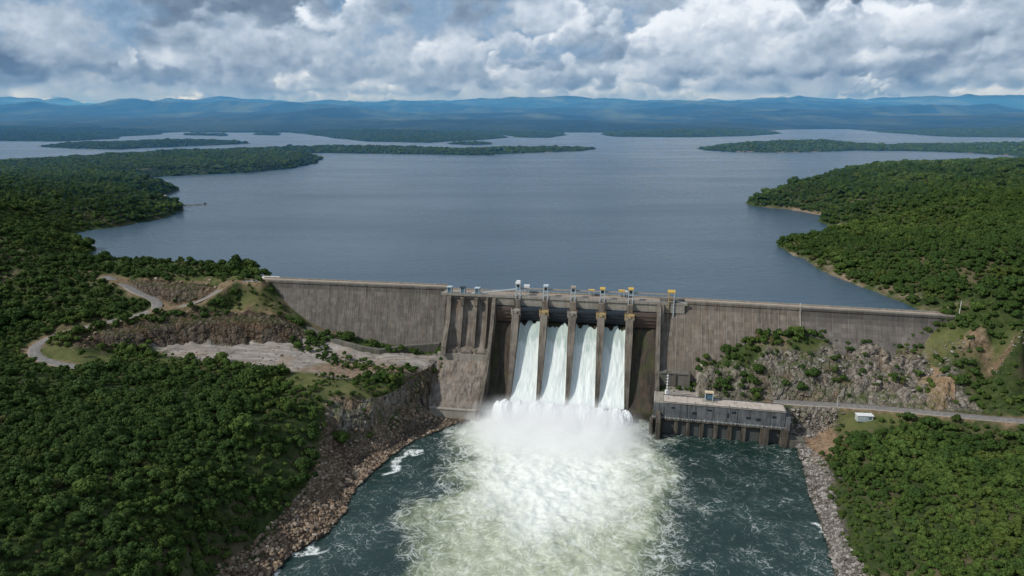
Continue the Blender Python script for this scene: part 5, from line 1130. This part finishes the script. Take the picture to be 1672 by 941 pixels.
def scatter():
    out = []
    for y0, y1, sp, base in [(90, 300, 2.75, .84), (300, 620, 3.3, .90), (620, 1100, 4.3, 1.08), (1100, 2000, 6.2, 1.15), (2000, 4300, 9.5, 1.45)]:
        w = .80*y1+60; xs = np.arange(-w, w, sp); ys = np.arange(y0, y1, sp); X, Y = np.meshgrid(xs, ys)
        X = X+RNG.uniform(-.5, .5, X.shape)*sp; Y = Y+RNG.uniform(-.5, .5, X.shape)*sp; X, Y = X.ravel(), Y.ravel()
        k = np.abs(X) < .80*Y+60; X, Y = X[k], Y[k]
        Z = height(X, Y, detail=(y0 < 1000))
        axis = 452-.185*X; up = Y > axis
        ok = np.where(up, Z > RES+1.0, Z > 2.2)
        dd = (axis-Y)*.983; ok &= ~((dd > -16) & (dd < np.where(X > 60, (65-Z)*.62+1.5, (65-Z)*.36+5)) & (X > -178) & (X < 268)) # the dam itself
        pr = np.full(X.shape, .97)
        if y0 < 1000:
            for rd in ROADS: d, _ = pldist(X, Y, rd); pr = np.where(d < 6.5, 0, pr)
            n = fbm(X, Y, 14, 3, 401); n2 = fbm(X, Y, 40, 3, 402)
            wx = X+fbm(X, Y, 14, 3, 403)*4; wy = Y+fbm(X, Y, 14, 3, 404)*4
            for P in Z_GRASS: s = inz(wx, wy, P, 3); pr = pr*(1-s)+s*np.where(n > .30, .75, .05)
            for P, q in [(Z_QUARRY, .03), (Z_CLIFF, .04), (Z_MOUND, .02), (Z_DARKR, .03), (Z_CRAG2, .6)]: s = inz(wx, wy, P, 2); pr *= 1-s*(1-q)
            for P in (Z_CRAG, Z_TANR[0], Z_TANR[1]): s = inz(wx, wy, P, 2); pr = pr*(1-s)+s*np.where(n > .42, .8, .03)
            for P, q in [(Z_BENCH, 0), (Z_BARE, 0), (Z_SHOREL, .0), (Z_RUBR, .0), (Z_BEACH, 0)]: s = inz(X, Y, P, 2); pr *= 1-s*(1-q)
            for P, q in BUSHY: s = inz(wx, wy, P, 1.5); pr = np.maximum(pr, s*q)
            s = inz(wx, wy, Z_PATHR, 3)*(X > 150); pr = np.where(s > .4, pr*.45, pr)
            for P in BARE: pr *= 1-inz(X, Y, P, .6)
            pr = np.where((n2 < -.36) & (Y < 420) & (X < 0), pr*.5, pr)
        ok &= RNG.random(X.shape) < pr
        X, Y, Z = X[ok], Y[ok], Z[ok]
        sc = base*np.exp(RNG.normal(size=X.shape)*.30)*(1+.25*fbm(X, Y, 35, 2, 405))
        if y0 < 600:
            g = np.zeros(X.shape)
            for P in Z_GRASS+[q[0] for q in BUSHY]: g = np.maximum(g, inz(X, Y, P, 3))
            sc *= 1-.30*g
            drs = -sdist(X, Y, RIVER); sc *= .62+.38*sstep(6, 30, drs)
        tint = fbm(X, Y, 60, 3, 406)+RNG.normal(size=X.shape)*.35
        ki = np.where(tint < .05, 0, np.where(tint < .70, 1, 2)) if y0 < 1100 else 0
        if y0 < 1100:
            idx = ki+3*RNG.integers(0, 3, X.shape); rr_ = RNG.random(X.shape)+.10*fbm(X, Y, 22, 3, 409); idx = np.where(rr_ < .035, 9, np.where(rr_ < .13, 10, np.where(rr_ < .27, 11, idx)))
        else: idx = 12+RNG.integers(0, 4, X.shape)
        out.append(np.stack([X, Y, Z-.15, sc, RNG.uniform(0, 6.283, X.shape), idx], 1))
    return np.concatenate(out)
BUSHY = [(zone([(518,584,25),(560,580,25),(620,592,25),(668,600,24.5),(672,622,25),(640,616,26),(600,606,26),(540,596,26)]), .9),
         (zone([(480,552,28),(500,545,32),(530,558,29),(545,572,27),(510,574,27),(480,566,27.5)]), .9),
         (zone([(378,458,64),(430,459,64),(455,492,53),(462,520,44),(485,545,33),(470,548,32),(430,500,50),(395,470,60)]), .85),
         (zone([(1128,612,26),(1200,585,37),(1260,566,44),(1300,556,47),(1340,560,46),(1290,572,43),(1240,590,36),(1190,606,30),(1140,632,22)]), .6),
         (zone([(1135,640,19),(1200,640,20),(1240,656,18),(1140,654,18)]), .7),
         (zone([(1330,612,30),(1370,610,30),(1365,648,20),(1335,648,20)]), .8),
         (zone([(1440,600,36),(1480,596,37),(1520,620,32),(1540,655,20),(1440,655,19),(1400,640,23)]), .8)]
BARE = [zone([(1062,640,17),(1128,640,17),(1180,651,18),(1288,660,18),(1312,735,0),(1040,725,0)]), zone([(1380,664,18),(1460,668,17),(1460,688,16),(1380,686,16)]), zone([(410,446,66),(440,446,66),(440,458,65),(410,458,65)], None)]
def in_frame(x, y, z, mrg=0):
    dy, dz = y, z-HC; f = dy*cp-dz*sp; u = dy*sp+dz*cp
    px = CX+FX*x/f; py = CY-FX*u/f
    return (px > -mrg) & (px < 1672+mrg) & (py > -mrg) & (py < 941+mrg), px, py
T = scatter()
inside, PX, PY = in_frame(T[:, 0], T[:, 1], T[:, 2]+2, -6)
app = T[:, 3]/np.sqrt(T[:, 0]**2+T[:, 1]**2+(T[:, 2]-HC)**2)
order = np.argsort(-np.where(inside & (T[:, 5] < 12), app, 0)); NI = 288; indiv = order[:NI]; rest = np.setdiff1d(np.arange(len(T)), indiv)
WORDS = ['dark green', 'mid green', 'yellow green']; SHAPE = ['broad rounded', 'taller', 'low spreading']
for i in indiv:
    x, y, z, s, rot, k = T[i]; k = int(k); left = x < 0
    side = 'left slope above the river' if left else 'right slope above the grey rubble shore'
    ds_ = ('%s %s' % (SHAPE[k//3], WORDS[k % 3])) if k < 9 else ('small olive brown', 'slender upright green', 'low bushy yellow green')[k-9]
    q = empty('tree', (x, y, z), rot, label='%s tree on the %s' % (ds_, side), cat='tree', group='%s trees of the wood on the %s bank' % (ds_, 'left' if left else 'right'))
    q.scale = (s, s, s)
    for nm, me in (('crown', NEARK[k][0]), ('trunk', NEARK[k][1])):
        o = bpy.data.objects.new(nm, me); COL.objects.link(o); o.parent = q
def forest(name, D_, label, lib, cat):
    me = bpy.data.meshes.new(name); me.vertices.add(len(D_)); me.vertices.foreach_set('co', D_[:, :3].astype(np.float32).ravel())
    for nm, col in (('scl', 3), ('rot', 4), ('kind', 5)):
        a = me.attributes.new(nm, 'FLOAT' if nm != 'kind' else 'INT', 'POINT'); a.data.foreach_set('value', D_[:, col].astype(np.float32 if nm != 'kind' else np.int32))
    o = bpy.data.objects.new(name, me); COL.objects.link(o); tag(o, label, cat, kind='stuff')
    ng = bpy.data.node_groups.new('woodland', 'GeometryNodeTree'); ng.interface.new_socket('Geometry', in_out='INPUT', socket_type='NodeSocketGeometry'); ng.interface.new_socket('Geometry', in_out='OUTPUT', socket_type='NodeSocketGeometry')
    N = ng.nodes; gi = N.new('NodeGroupInput'); go = N.new('NodeGroupOutput'); ip = N.new('GeometryNodeInstanceOnPoints'); ci = N.new('GeometryNodeCollectionInfo')
    ci.inputs['Collection'].default_value = lib; ci.inputs['Separate Children'].default_value = True; ci.inputs['Reset Children'].default_value = True
    def na(n, ty):
        a = N.new('GeometryNodeInputNamedAttribute'); a.data_type = ty; a.inputs['Name'].default_value = n; return a.outputs[0]
    cx = N.new('ShaderNodeCombineXYZ'); ng.links.new(na('rot', 'FLOAT'), cx.inputs[2])
    ng.links.new(gi.outputs[0], ip.inputs['Points']); ng.links.new(ci.outputs[0], ip.inputs['Instance']); ip.inputs['Pick Instance'].default_value = True
    ng.links.new(na('kind', 'INT'), ip.inputs['Instance Index']); ng.links.new(cx.outputs[0], ip.inputs['Rotation']); ng.links.new(na('scl', 'FLOAT'), ip.inputs['Scale'])
    ng.links.new(ip.outputs[0], go.inputs[0]); md = o.modifiers.new('woodland', 'NODES'); md.node_group = ng
forest('woodland', T[rest], 'dense green woodland covering the banks, headlands and islands', LIB, 'woodland')
lib_, R_ = rocks(); forest('rubble', R_, 'broken brown and grey rocks heaped along the river banks and rock faces', lib_, 'rubble')
